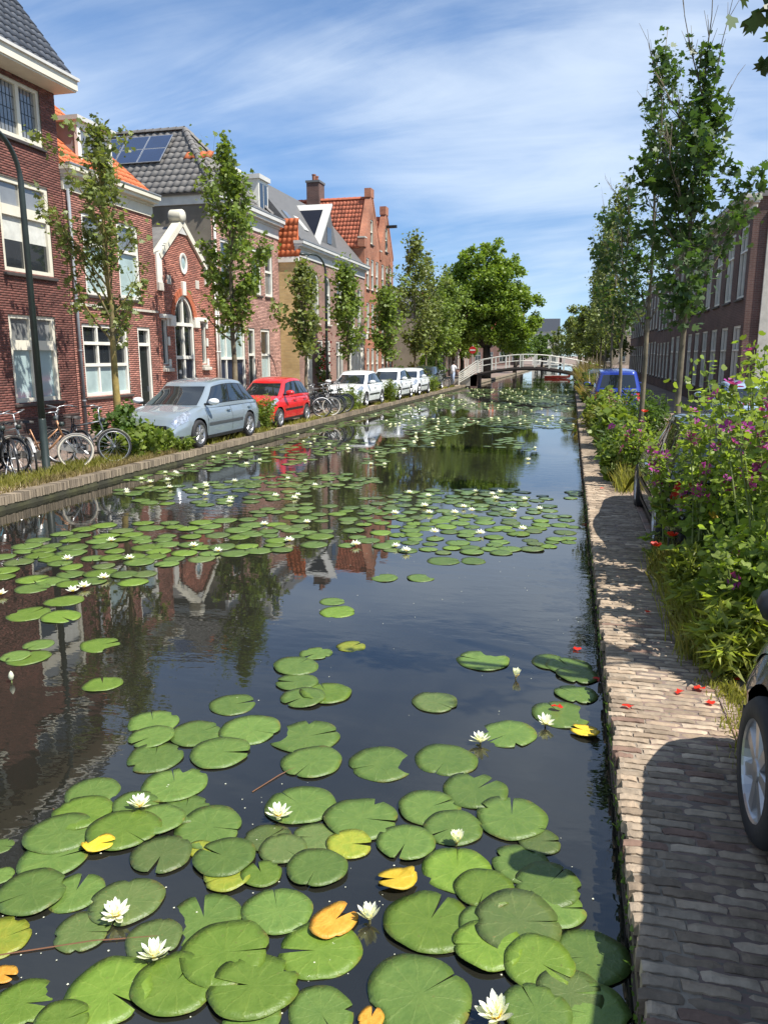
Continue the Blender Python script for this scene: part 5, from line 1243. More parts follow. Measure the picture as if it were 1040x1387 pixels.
LB('yellow green bush near the grey apartment block', 55.5, 3.4, .8, .8, 1.9, 1100, .2, leafm('golden_leaf', (.32,.26,.02), (.28,.24,.03)), 7, DIAM)
LB('dark hedge by the low tan building', 54.3, 4.4, 1.0, 1.0, 1.5, 1400, .2, WD, 8, DIAM)
LB('dark ivy hedge left of the bridge', 61.5, 3.2, 1.0, 1.8, 2.4, 2200, .2, WD, 9, DIAM)
LB('bright green climbing shrub by the brown house past the bridge', 66.6, 4.6, .7, .7, 3.2, 1200, .2, leafm('lime_leaf', (.16,.24,.02), (.2,.28,.03)), 10, DIAM)
LB('dark plants behind the distant bicycles', 52.8, 1.6, .7, 1.4, 1.1, 1200, .16, WD, 11, DIAM)
# red rose climber on the slate roofed house
rs = bush('red flowering climber beside the white door', (*LP(36.9, 3.9), G), .3, .5, 3.1, 900, .13, WD, DIAM, seed=12)
P = rng.normal(size=(120, 3))*np.array([.2, .35, .65])+np.array([.1, 0, 2.3]); inst('blossom', leaf_mesh('blossom', P, .11*rng.uniform(.7, 1.2, 120), ROUND, mat('red_blossom', (.45,.015,.03), .6, .2, 3), .2), rs)
# grass strips
def grass(name, label, pts, hmin, hmax, m, w=.006, kind='stuff'):
    n = len(pts); P = np.asarray(pts); a = rng.uniform(0, 2*PI, n); hgt = rng.uniform(hmin, hmax, n)*rng.uniform(.5, 1, n); ln = rng.normal(size=(n, 2))*.35*hgt[:, None]
    sx = np.stack([np.cos(a), np.sin(a), np.zeros(n)], 1)*w*rng.uniform(.7, 1.5, (n, 1))
    mid = P+np.concatenate([ln*.35, (hgt*.6)[:, None]], 1); tip = P+np.concatenate([ln, hgt[:, None]], 1)
    V = np.stack([P-sx, P+sx, mid+sx*.8, tip, mid-sx*.8], 1).reshape(-1, 3); me = mesh_np(name, V, np.arange(5*n).reshape(n, 5)); me.materials.append(m)
    o = inst(name, me); tag(o, label, 'grass', kind=kind); return o
def strip_pts(n, v0, v1, u0, u1, clump=40):
    c = np.stack([rng.uniform(v0, v1, clump), rng.uniform(u0, u1, clump)], 1); i = rng.integers(0, clump, n); q = c[i]+rng.normal(size=(n, 2))*np.array([.25, .12]); q[:, 1] = np.clip(q[:, 1], u0, u1)
    return np.stack([-8.76+.02*q[:, 0]-q[:, 1], q[:, 0], np.full(n, G-.01)], 1)
grass('grass', 'long grass growing under the bicycles by the lamp post', strip_pts(7000, 9.0, 15.2, .34, 1.15, 60), .06, .24, WG, .006)
grass('dry_grass', 'dry pale grass along the left canal edge', strip_pts(3500, 9, 16, .2, .42, 50), .05, .18, DRY, .005)
grass('grass', 'grass tufts along the kerb beside the parked cars', strip_pts(5000, 16, 55, .2, .5, 60), .06, .22, WG, .010)
def rbed(n, y0, y1, x0, x1, clump=30, sd=.12):
    c = np.stack([rng.uniform(x0, x1, clump), rng.uniform(y0, y1, clump)], 1); i = rng.integers(0, clump, n); q = c[i]+rng.normal(size=(n, 2))*sd
    q[:, 0] = np.maximum(q[:, 0], .80+.2*rng.random(n)); return np.stack([q[:, 0], q[:, 1], np.full(n, G-.01)], 1)
grass('grass', 'tall yellow green grass along the bed edge by the brick quay', rbed(6500, 5.6, 8.3, 1.0, 1.5, 40), .10, .42, WG, .004)
wp = rng.uniform(0, 1, 900); yq = 2.2+12*wp**1.3; yq = yq[rng.random(900) < .35+.5*np.sin(yq*2.3)**2]; grass('moss', 'little ferns and moss growing from the quay wall joints', np.stack([XR-.005-.02*rng.random(len(yq)), yq, rng.uniform(.05, .19, len(yq))], 1), .01, .05, WD, .006)
grass('grass', 'low moss and grass tufts at the black car front wheel', rbed(1600, 3.9, 5.4, 1.03, 1.2, 22, .05), .02, .10, WG, .004)
grass('grass', 'mixed grass spilling over the quay beyond the second black car', rbed(16000, 12.6, 27, .9, 1.6, 90, .2), .12, .6, WG, .006)
grass('dry_grass', 'reddish dry grass heads near the bridge right end', rbed(6000, 32, 57, .8, 1.9, 60, .35), .5, 1.9, DRY, .014)
grass('reed', 'tall straw coloured reeds by the right bank near the bridge', rbed(3500, 42, 57, .9, 1.6, 40, .3), .8, 2.3, DRY, .016)
for i, (x, y, rx, h_, m_, lab) in enumerate(((1.05, 14.2, .4, .85, GRM_, 'leafy weed clump spilling over the quay past the second black car'), (1.0, 16.6, .45, .95, WD, 'dark weed clump with poppies beside the quay'), (1.05, 19.4, .5, 1.0, GRM_, 'broad weed clump halfway to the blue car'), (.95, 22.6, .5, .9, leafm('sour_leaf', (.15,.17,.03), (.2,.2,.04)), 'yellowish low bush below the blue car'), (1.15, 25.2, .6, 1.25, GRM_, 'weed clump right below the blue car tail light'), (1.3, 33.5, .7, 1.4, GRM_, 'tall weed clump past the blue car'), (1.2, 37.5, .7, 1.5, WD, 'dark tall weeds before the grey car'), (1.9, 20.5, .6, 1.6, WD, 'tall dark weeds behind the second black car'), (1.2, 47, .8, 1.7, GRM_, 'weeds past the grey car'), (1.3, 53, .9, 1.8, WD, 'dark weeds at the bridge right end'))):
    bush(lab, (x, y, G-.01), rx, rx*1.6, h_, 1700, .11+.003*y, m_, LONG if i % 2 else DIAM, seed=70+i, name='weed_clump')

# mallow plants with big lobed leaves and purple flowers
MALL = mat('mallow_leaf', (.175,.25,.04), .5, .25, 6, .3, 25, objr=.38, col2=(.24,.31,.06), trans=.48, bdist=.02)
MALLD = leafm('mallow_small_leaf', (.16,.23,.038), (.23,.29,.06), .48); MYEL = mat('yellowing_leaf', (.42,.27,.02), .6, .2, 5, objr=.2, trans=.3)
PUR = mat('purple_petal', (.38,.045,.30), .55, .25, 9, objr=.3, trans=.35); PURD = mat('dark_purple', (.10,.01,.08), .6)
def mallow_leaf_mesh(seed, m):
    rg = random.Random(seed); n = 25; V = [(0, .12, 0)]
    for i in range(n):
        a = -PI/2+.22+(2*PI-.44)*i/(n-1); lob = .80+.20*abs(math.cos(2.5*(a-PI/2)))+rg.uniform(-.03, .03); r_ = .5*lob; V.append((r_*math.cos(a), .35+r_*math.sin(a), .10*r_*r_*4+.05*math.sin(5*a)))
    V[0] = (0, .28, -.03)
    F = [(0, i, i+1) for i in range(1, n)]
    return MB().add(V, F).mesh('leaf', m, True)
ML = [mallow_leaf_mesh(k, MALL) for k in range(4)]+[mallow_leaf_mesh(9, MYEL)]
def mallow_flower_mesh():
    b = MB()
    for i in range(5):
        a = 2*PI*i/5; c, s = math.cos(a), math.sin(a); pts = [(.006, 0, 0), (.028, -.014, .012), (.05, -.017, .022), (.046, 0, .024), (.05, .017, .022), (.028, .014, .012)]
        b.add([(x*c-y*s, x*s+y*c, z) for x, y, z in pts], [tuple(range(6))])
    b.tube([(0, 0, 0), (0, 0, .02)], .006, 5); return b.mesh('flower', PUR, True)
MF = mallow_flower_mesh()
def basis(d, roll=0.0):
    q = Vector(d).normalized().to_track_quat('Z', 'Y'); return (q @ Quaternion((0, 0, 1), roll)).to_matrix().to_4x4()
def mallow(label, loc, h, nst, nleaf, nflow, nsmall, spread, seed, big=.14):
    rg = random.Random(seed); root = thing('mallow', label, 'plant', loc, rg.uniform(0, 6)); st_ = MB(); stems = []
    for i in range(nst):
        a = 2*PI*i/nst+rg.uniform(-.5, .5); q = rg.uniform(.2, 1); tp = Vector((spread*q*math.cos(a), spread*q*math.sin(a), h*rg.uniform(.72, 1.0)*(1-.15*q))); b0 = Vector((rg.uniform(-.08, .08), rg.uniform(-.08, .08), -.02))
        pts = [b0]+[b0.lerp(tp, t)+Vector((rg.uniform(-.03, .03), rg.uniform(-.03, .03), .08*math.sin(PI*t))) for t in (.25, .5, .75)]+[tp]; stems.append(pts)
        st_.tube(pts, [.013, .011, .009, .006, .003], 5, False)
    def at(t):
        p = rg.choice(stems); f = min(3.999, t*4); i = int(f); return p[i].lerp(p[i+1], f-i)
    for i in range(nleaf):
        t = rg.random()**1.1*.97; p = at(t); az = rg.uniform(0, 6.28); pl = rg.uniform(.05, .22)*(1.1-t*.6); e_ = p+Vector((math.cos(az)*pl, math.sin(az)*pl, rg.uniform(-.02, .10)))
        e_.z = max(.04, e_.z)
        st_.tube([p, e_], [.004, .003], 3, False); s = big*rg.uniform(.5, 1.15)*(1.15-.75*t)
        nv = Vector((math.cos(az)*rg.uniform(-.2, .8), math.sin(az)*rg.uniform(-.2, .8), 1)); yv = Vector((math.cos(az), math.sin(az), rg.uniform(-.5, .1)))
        zv = nv.normalized(); xv = yv.cross(zv).normalized(); yv = zv.cross(xv)
        M_ = Matrix.Translation(e_) @ Matrix((xv, yv, zv)).transposed().to_4x4() @ Matrix.Scale(s, 4)
        inst('leaf', ML[4] if rg.random() < .03 and t < .4 else rg.choice(ML[:4]), root, M=M_)
    for i in range(nflow):
        p = at(rg.uniform(.45, .98))+Vector((rg.uniform(-.05, .05), rg.uniform(-.05, .05), .02)); M_ = Matrix.Translation(p) @ basis((rg.uniform(-1, .3), rg.uniform(-1.2, .3), rg.uniform(.2, .9)), rg.uniform(0, 6)) @ Matrix.Scale(rg.uniform(.8, 1.45), 4); inst('flower', MF, root, M=M_)
    st_.build('stem', STEMG, root, True)
    P = np.array([tuple(at(rg.uniform(.25, 1.0)**.8)) for i in range(nsmall)])+rng.normal(size=(nsmall, 3))*.06
    inst('small_leaves', leaf_mesh('small_leaves', P, .055*rng.uniform(.5, 1.4, nsmall), ROUND, MALLD, .4, 0), root)['kind'] = 'stuff'
    return root
for i, (x, y, hh, nst, nl_, nf, ns2, sp, lab) in enumerate((
    (1.60, 6.6, 2.30, 9, 120, 14, 1200, .55, 'tall mallow with purple flowers rising in front of the brown houses'),
    (2.05, 6.9, 2.60, 9, 110, 12, 1200, .6, 'tallest mallow, spilling past the right bank pilaster house'),
    (1.32, 7.6, 2.15, 9, 120, 14, 1100, .50, 'mallow with broad yellow green leaves over the poppies'),
    (1.75, 8.1, 2.65, 9, 100, 14, 1200, .6, 'purple mallow in the middle of the flower bed'),
    (2.3, 8.4, 2.75, 8, 90, 12, 1000, .6, 'tall mallow at the street side of the bed'),
    (1.40, 5.9, 1.15, 7, 90, 2, 900, .38, 'low mallow foliage at the near edge of the bed'),
    (1.95, 5.75, 1.75, 8, 100, 6, 900, .45, 'mid height mallow right before the black car bonnet'),
    (2.5, 7.2, 2.55, 8, 80, 10, 900, .55, 'mallow with sparse flowers near the street side kerb'),
    (1.18, 8.6, 1.55, 8, 90, 12, 900, .36, 'flowering mallow leaning over the hidden black car'),
    (1.35, 22.0, 1.45, 7, 60, 9, 700, .5, 'mallow growing before the blue car'),
    (1.15, 13.7, 1.35, 7, 60, 12, 700, .45, 'mallow with many purple flowers past the hidden black car'))):
    mallow(lab, (x, y, G-.01), hh, nst, nl_, int(nf*1.7), int(ns2*.75), sp, 100+i, .19)
bush('yellow green weeds at the near corner of the flower bed', (1.22, 5.55, G-.01), .22, .4, .55, 1600, .13, leafm('bright_weed', (.20,.25,.04), (.27,.29,.06), .44), LONG, seed=91, name='weed_clump')
bush('fern like weeds beside the mallow stems', (1.12, 6.6, G-.01), .2, .55, .65, 1600, .12, leafm('bright_weed', (.20,.25,.04), (.27,.29,.06), .44), LONG, seed=92, name='weed_clump')
bush('dense low weeds under the tall mallows', (1.7, 6.3, G-.01), .6, .9, .75, 2600, .12, GRM_, DIAM, seed=93, name='weed_clump')
bush('dark undergrowth between the mallows and the street', (2.0, 7.6, G-.01), .7, .9, 1.0, 2600, .12, WD, DIAM, seed=94, name='weed_clump')
# poppies
POP = mat('poppy_red', (.62,.028,.012), .5, .15, 9, trans=.3)
def poppy(label, p, h, group=None):
    root = thing('poppy', label, 'flower', (p[0], p[1], G-.01), 0, group)
    MB().tube([(0, 0, 0), (.02, 0, h*.5), (0, 0, h)], .003, 4).build('stem', STEMG, root)
    for i in range(4):
        a = PI*i/2+.3; V = []
        for r_, w_, z in ((.004, .006, 0), (.025, .030, .006), (.045, .036, .022), (.052, .024, .036)):
            for k in (-1, 0, 1): V.append((r_*math.cos(a)-k*w_*math.sin(a), r_*math.sin(a)+k*w_*math.cos(a), h+z+(.006 if k else 0)))
        MB().add(V, [(j*3+k, (j+1)*3+k, (j+1)*3+k+1, j*3+k+1) for j in range(3) for k in range(2)]).build('petal', POP, root, True)
for i, (x, y, h_, lab) in enumerate(((.93, 8.0, .28, 'red poppy hanging over the shaded quay edge'), (1.10, 8.15, .36, 'red poppy beside the other, set in mallow leaves'), (.80, 15.1, .30, 'red poppy on the weed clump past the second black car'), (1.25, 13.6, 1.25, 'red poppy high up by the slim tree trunk'), (.72, 30.0, .45, 'red poppy at the water edge near the blue car'))): poppy(lab, (x, y), h_)
def petal_mesh(seed):
    rg = random.Random(seed); n = 9; V = [(0, 0, .004)]
    for i in range(n): a = 2*PI*i/n; r_ = .028*rg.uniform(.55, 1.2); V.append((r_*math.cos(a)*1.3, r_*math.sin(a), rg.uniform(.0, .022)))
    return MB().add(V, [(0, 1+i, 1+(i+1) % n) for i in range(n)]).mesh('poppy_petal', POP, True)
for i, (x, y) in enumerate([(.45, 4.71), (.8, 5.01), (.93, 5.1), (.97, 4.89), (.61, 13.04), (1.2, 5.31), (.75, 6.63), (1.07, 5.39)]):
    tag(inst('poppy_petal', petal_mesh(i), None, (x, y, G+.006)), 'fallen red poppy petal lying on the brick quay', 'petal', 'poppy petals on the quay')
for i, (x, y) in enumerate([(.16, 6.19), (.30, 5.61), (.02, 5.02), (.29, 11.14)]):
    tag(inst('poppy_petal', petal_mesh(20+i), None, (x, y, .03 if i == 2 else .003)), 'red poppy petal floating on the water by the wall', 'petal', 'poppy petals on the water')

# ------------------------------------------------------------------ water lilies
def pad_material(name, c, c2, rough=.44, spot=None):
    m = bpy.data.materials.new(name); m.use_nodes = True; ns, ls = m.node_tree.nodes, m.node_tree.links; b = ns['Principled BSDF']; b.inputs['Roughness'].default_value = rough; b.inputs['Specular IOR Level'].default_value = .5
    co = N(ns, 'ShaderNodeTexCoord'); se = N(ns, 'ShaderNodeSeparateXYZ'); ls.new(co.outputs['Object'], se.inputs[0]); oi = N(ns, 'ShaderNodeObjectInfo')
    at = N(ns, 'ShaderNodeMath', operation='ARCTAN2'); ls.new(se.outputs[1], at.inputs[0]); ls.new(se.outputs[0], at.inputs[1])
    ml = N(ns, 'ShaderNodeMath', operation='MULTIPLY'); ls.new(at.outputs[0], ml.inputs[0]); ml.inputs[1].default_value = 11.0
    nv = N(ns, 'ShaderNodeTexNoise'); nv.inputs['Scale'].default_value = 5.0; ls.new(co.outputs['Object'], nv.inputs['Vector'])
    wob = N(ns, 'ShaderNodeMath', operation='MULTIPLY_ADD'); ls.new(nv.outputs[0], wob.inputs[0]); wob.inputs[1].default_value = 3.0; ls.new(ml.outputs[0], wob.inputs[2])
    sn = N(ns, 'ShaderNodeMath', operation='COSINE'); ls.new(wob.outputs[0], sn.inputs[0])
    vein = N(ns, 'ShaderNodeMapRange'); vein.inputs[1].default_value = .86; vein.inputs[2].default_value = 1.0; vein.inputs[3].default_value = 0; vein.inputs[4].default_value = .28; ls.new(sn.outputs[0], vein.inputs[0])
    of = N(ns, 'ShaderNodeVectorMath', operation='ADD'); cb = N(ns, 'ShaderNodeCombineXYZ'); 
    sc7 = N(ns, 'ShaderNodeMath', operation='MULTIPLY'); ls.new(oi.outputs['Random'], sc7.inputs[0]); sc7.inputs[1].default_value = 97.0; ls.new(sc7.outputs[0], cb.inputs[0]); ls.new(co.outputs['Object'], of.inputs[0]); ls.new(cb.outputs[0], of.inputs[1])
    n1_ = N(ns, 'ShaderNodeTexNoise'); n1_.inputs['Scale'].default_value = 2.2; n1_.inputs['Detail'].default_value = 6; n1_.inputs['Roughness'].default_value = .65; ls.new(of.outputs[0], n1_.inputs['Vector'])
    r1 = N(ns, 'ShaderNodeMapRange'); r1.inputs[1].default_value = .35; r1.inputs[2].default_value = .68; ls.new(n1_.outputs[0], r1.inputs[0])
    m1 = N(ns, 'ShaderNodeMix', data_type='RGBA'); ls.new(r1.outputs[0], m1.inputs[0]); m1.inputs[6].default_value = (*c, 1); m1.inputs[7].default_value = (*c2, 1)
    m2 = N(ns, 'ShaderNodeMix', data_type='RGBA'); ls.new(vein.outputs[0], m2.inputs[0]); ls.new(m1.outputs[2], m2.inputs[6]); m2.inputs[7].default_value = (c[0]*1.7+.03, c[1]*1.45+.02, c[2]*1.8+.01, 1)
    # brown spots and wear
    n3 = N(ns, 'ShaderNodeTexNoise'); n3.inputs['Scale'].default_value = 9.0; n3.inputs['Detail'].default_value = 4; ls.new(of.outputs[0], n3.inputs['Vector'])
    r3 = N(ns, 'ShaderNodeMapRange'); r3.inputs[1].default_value = .66; r3.inputs[2].default_value = .74; r3.inputs[4].default_value = .7; ls.new(n3.outputs[0], r3.inputs[0])
    m3 = N(ns, 'ShaderNodeMix', data_type='RGBA'); ls.new(r3.outputs[0], m3.inputs[0]); ls.new(m2.outputs[2], m3.inputs[6]); m3.inputs[7].default_value = (*(spot or (.12,.12,.03)), 1)
    ln_ = N(ns, 'ShaderNodeVectorMath', operation='LENGTH'); ls.new(co.outputs['Object'], ln_.inputs[0])
    n4 = N(ns, 'ShaderNodeTexNoise'); n4.inputs['Scale'].default_value = 3.0; n4.inputs['Detail'].default_value = 5; ls.new(of.outputs[0], n4.inputs['Vector'])
    sm = N(ns, 'ShaderNodeMath', operation='MULTIPLY_ADD'); ls.new(n4.outputs[0], sm.inputs[0]); sm.inputs[1].default_value = .75; ls.new(ln_.outputs['Value'], sm.inputs[2])
    r4 = N(ns, 'ShaderNodeMapRange'); r4.inputs[1].default_value = 1.36; r4.inputs[2].default_value = 1.52; r4.inputs[4].default_value = .75; ls.new(sm.outputs[0], r4.inputs[0])
    m4 = N(ns, 'ShaderNodeMix', data_type='RGBA'); ls.new(r4.outputs[0], m4.inputs[0]); ls.new(m3.outputs[2], m4.inputs[6]); m4.inputs[7].default_value = (.20, .16, .035, 1); m3 = m4
    vr = N(ns, 'ShaderNodeMapRange'); vr.inputs[3].default_value = .72; vr.inputs[4].default_value = 1.2; ls.new(oi.outputs['Random'], vr.inputs[0])
    s_ = N(ns, 'ShaderNodeVectorMath', operation='SCALE'); ls.new(m3.outputs[2], s_.inputs[0]); ls.new(vr.outputs[0], s_.inputs['Scale']); ls.new(s_.outputs[0], b.inputs['Base Color'])
    bp = N(ns, 'ShaderNodeBump'); bp.inputs['Strength'].default_value = .22; bp.inputs['Distance'].default_value = .02; ls.new(vein.outputs[0], bp.inputs['Height']); 
    nb = N(ns, 'ShaderNodeBump'); nb.inputs['Strength'].default_value = .25; nb.inputs['Distance'].default_value = .06; ls.new(n1_.outputs[0], nb.inputs['Height']); ls.new(bp.outputs[0], nb.inputs['Normal']); ls.new(nb.outputs[0], b.inputs['Normal'])
    return m
PM = {'g': pad_material('lily_pad_green', (.082,.145,.026), (.116,.180,.034)), 'l': pad_material('lily_pad_bright', (.098,.170,.017), (.135,.21,.026)), 'o': pad_material('lily_pad_olive', (.080,.125,.03), (.105,.14,.038), .42, (.20,.16,.05)),
      'y': pad_material('lily_pad_yellow_green', (.20,.26,.025), (.30,.30,.03), .4, (.20,.12,.02)), 's': pad_material('lily_pad_sunken', (.12,.15,.045), (.15,.16,.06), .6), 'yel': pad_material('lily_pad_yellow', (.62,.40,.02), (.66,.48,.04), .45, (.22,.08,.02)), 'ora': pad_material('lily_pad_orange', (.62,.25,.02), (.60,.36,.05), .45, (.30,.06,.02))}
def pad_mesh(seed, m, segs=40, notch=10, curl=.03, rings=3):
    """unit radius pad, notch towards +X"""
    rg = random.Random(seed); ph = [rg.uniform(0, 6.28) for _ in range(6)]; V = [(.10, 0, .012)]; n = segs; am = rg.uniform(.25, 1)
    ov = rg.uniform(-.06, .06); bites = [(rg.uniform(.5, 5.8), rg.uniform(.05, .14), rg.uniform(.08, .30)) for _ in range(rg.choice((0, 0, 1, 2)))]; flip = (rg.uniform(.6, 5.6), rg.uniform(.25, .5), rg.choice((0, 0, 0, .05, .08)))
    for r_i in range(1, rings+1):
        rr = (r_i/rings)**.8
        for i in range(n+1):
            nw = R(notch*(.4+.6*rr)); a = nw+(2*PI-2*nw)*i/n
            bite = sum(bd*math.exp(-((a-ba)/bw)**2) for ba, bw, bd in bites)*(1 if r_i == rings else .25)
            r_ = rr*(1-bite)*(1+ov*math.cos(2*a+ph[0])+.02*math.sin(3*a+ph[1])+.012*math.sin(7*a+ph[2]))
            if i in (0, n): r_ *= .93
            if i in (1, n-1): r_ *= .985
            z = .008+flip[2]*rr**4*math.exp(-((a-flip[0])/flip[1])**2)+curl*am*rr**3*(math.sin(2*a+ph[3])+.7*math.sin(3*a+ph[4]))+.012*rr**2*math.sin(11*a+ph[5])*.4
            V.append((r_*math.cos(a), r_*math.sin(a), max(z, .0)+.004))
    F = [(0, 1+i, 2+i) for i in range(n)]
    for r_i in range(rings-1):
        o_ = 1+r_i*(n+1); p_ = o_+n+1; F += [(o_+i, p_+i, p_+i+1, o_+i+1) for i in range(n)]
    # thin rim going down
    o_ = 1+(rings-1)*(n+1); b0 = len(V); V += [(V[o_+i][0]*.985, V[o_+i][1]*.985, V[o_+i][2]-.014) for i in range(n+1)]; F += [(o_+i, b0+i, b0+i+1, o_+i+1) for i in range(n)]
    return MB().add(V, F).mesh('lily_pad', m, True)
PADM = {k: [pad_mesh(hash(k) % 100*0+10*j+ord(k[0]), PM[k], 44, (1.5, 3, 5, 1, 8)[j % 5], .035 if k != 's' else 0) for j in range(12)] for k in PM}
PADLO = {k: [pad_mesh(200+j, PM[k], 18, (3, 7, 2)[j % 3], .03, 2) for j in range(4)] for k in ('g', 'l', 'o')}
PADS=[(-2.34,3.81,0.173,114,'g'),(-1.98,3.95,0.186,13,'g'),(-2.49,3.39,0.151,-56,'g'),(-2.08,3.57,0.187,123,'g'),(-2.19,3.34,0.127,69,'g'),(-2.42,3.01,0.172,51,'g'),(-2.42,3.2,0.158,-127,'l'),(-2.33,2.83,0.158,40,'g'),(-2.12,3.11,0.18,-22,'l'),(-1.99,3.23,0.136,166,'g'),(-1.9,3.36,0.131,111,'g'),(-1.71,3.24,0.178,5,'g'),(-1.83,2.98,0.148,-81,'o'),(-1.52,3.03,0.151,166,'g'),(-1.45,2.91,0.114,-135,'y'),(-1.3,2.96,0.096,131,'l'),(-1.67,3.07,0.066,13,'y'),(-1.38,3.23,0.118,60,'o'),(-1.27,3.16,0.119,-25,'o'),(-1.31,3.54,0.187,151,'g'),(-1.14,3.29,0.122,-166,'o'),(-1.06,3.06,0.144,-92,'g'),(-2.27,2.6,0.16,-131,'g'),(-2.08,2.65,0.131,103,'g'),(-1.82,2.65,0.162,-80,'o'),(-2.21,2.33,0.124,46,'y'),(-1.9,2.44,0.117,13,'o'),(-2.65,2.86,0.063,13,'g'),(-2.49,2.67,0.062,13,'g'),(-1.43,2.63,0.163,123,'g'),(-1.14,2.75,0.151,118,'g'),(-1.58,2.47,0.12,-26,'o'),(-1.26,2.47,0.181,20,'l'),(-1.61,2.19,0.168,-16,'l'),(-1.38,2.28,0.161,81,'l'),(-1.08,2.34,0.172,-172,'l'),(-0.89,2.58,0.167,-166,'l'),(-1.9,2.07,0.117,13,'l'),(-1.7,2.03,0.098,40,'l'),(-0.79,2.29,0.126,-46,'g'),(-1.03,2.2,0.109,-166,'g'),(-1.4,3.98,0.184,-104,'g'),(-0.99,4.06,0.195,-147,'g'),(-0.62,4.2,0.188,-103,'g'),(-0.41,3.91,0.185,56,'g'),(-0.63,3.68,0.168,44,'g'),(-0.48,3.53,0.153,-136,'g'),(-0.19,3.69,0.195,94,'g'),(-0.04,3.52,0.108,13,'o'),(-0.96,3.49,0.191,5,'g'),(-0.69,3.35,0.148,-97,'g'),(-0.96,3.27,0.114,13,'y'),(-0.41,3.21,0.167,98,'l'),(-0.12,3.32,0.142,-32,'g'),(0.01,3.2,0.158,61,'g'),(0.04,3.05,0.137,13,'g'),(-0.27,3.1,0.139,-97,'l'),(-0.48,2.84,0.193,77,'l'),(-0.24,2.88,0.121,-141,'g'),(-0.11,2.92,0.191,13,'o'),(-0.22,2.76,0.146,-166,'l'),(-0.01,2.71,0.145,-27,'l'),(0.19,2.8,0.157,-160,'g'),(-0.45,2.45,0.2,47,'g'),(-0.32,2.63,0.059,98,'s'),(-0.01,2.47,0.132,119,'g'),(0.11,2.59,0.127,13,'o'),(0.19,2.51,0.153,-178,'g'),(-2.19,6.94,0.125,13,'g'),(-2.05,6.65,0.169,13,'l'),(-1.68,5.83,0.124,58,'y'),(-1.92,5.62,0.136,-120,'g'),(-1.99,5.33,0.18,73,'g'),(-1.88,5.05,0.16,-166,'g'),(-1.61,4.92,0.187,121,'l'),(-1.74,4.8,0.163,-124,'g'),(-0.57,5.79,0.213,167,'g'),(-0.82,4.95,0.161,-27,'o'),(-0.62,5.01,0.063,13,'s'),(-0.04,5.88,0.159,13,'g'),(0.1,5.82,0.18,127,'g'),(0.16,5.66,0.158,144,'g'),(0.15,5.32,0.154,146,'g'),(0.05,4.97,0.201,121,'g'),(0.13,5.52,0.121,13,'s'),(-0.28,4.61,0.181,-132,'g'),(-1.54,4.27,0.218,33,'g'),(-3.27,4.68,0.143,126,'l'),(-3.75,5.37,0.165,43,'l'),(-4.15,4.99,0.167,-166,'l'),(-3.78,5.1,0.15,13,'s'),(-4.26,5.26,0.125,-106,'g'),(-2.19,4.59,0.165,36,'g'),(-2.59,4.22,0.172,124,'g'),(-1.92,4.27,0.198,-5,'g'),(-2.24,4.14,0.172,55,'g'),(-2.49,4.03,0.146,-122,'g'),(-4.79,6.34,0.184,168,'l'),(-4.87,5.91,0.202,78,'l'),(-4.52,5.91,0.179,-23,'l'),(-5.38,6.63,0.178,13,'g'),(-4.27,4.99,0.12,-166,'g'),(-1.21,7.44,0.125,13,'s'),(-1.88,7.86,0.154,-166,'g'),(-1.49,7.95,0.154,13,'g'),(-0.93,2.88,0.12,107,'s'),(-1.23,3.57,0.121,126,'s'),(-1.36,8.71,0.193,13,'g'),(-1.02,8.79,0.158,13,'g')]
FLOW=[(-2.14, 3.3), (-1.38, 3.39), (-1.8, 2.54), (-1.52, 2.37), (-0.44, 3.39), (-0.73, 2.78), (-0.15, 2.4), (-0.44, 4.43), (-0.05, 4.77), (-0.29, 5.49)]
MID=[(-2.65, 12.99), (-2.17, 11.86), (-1.62, 11.43), (-1.55, 11.93), (-1.39, 11.68), (-0.76, 11.8), (-2.0, 11.34), (-1.7, 10.08), (-1.08, 10.14), (-0.54, 10.54), (-2.5, 11.18), (-2.04, 9.18), (-1.87, 8.99), (-2.56, 9.15), (-3.6, 10.26), (-0.85, 17.88), (-4.2, 16.32), (-5.72, 8.61), (-5.0, 7.87), (-4.13, 8.44), (-4.54, 8.6), (-4.15, 9.99), (-3.46, 9.15), (-4.83, 7.08), (-4.84, 6.74), (-5.7, 7.67), (-7.62, 12.04), (-7.68, 12.96), (-7.02, 12.5), (-6.04, 11.96), (-5.51, 6.32), (-4.86, 6.58)]
ORD = sorted(range(len(PADS)), key=lambda i: -PADS[i][1])
npad = 0; placed = []
KN = {'g': 'green', 'l': 'bright light green', 'o': 'dull olive', 'y': 'fading yellowish green', 's': 'sunken pale'}
FN = ['the lily tilted beside the curled yellow pad', 'the wide open lily by clear water', 'the lily next to the olive pad', 'the lily on two large bright pads', 'the small upright lily', 'the lily beside the orange pad', 'the lily next to the biggest pad', 'the lily at a lone pad rim', 'the lily by the quay wall pads', 'the closed brownish lily']
allxy = [(p[0], p[1], p[2]) for p in PADS]
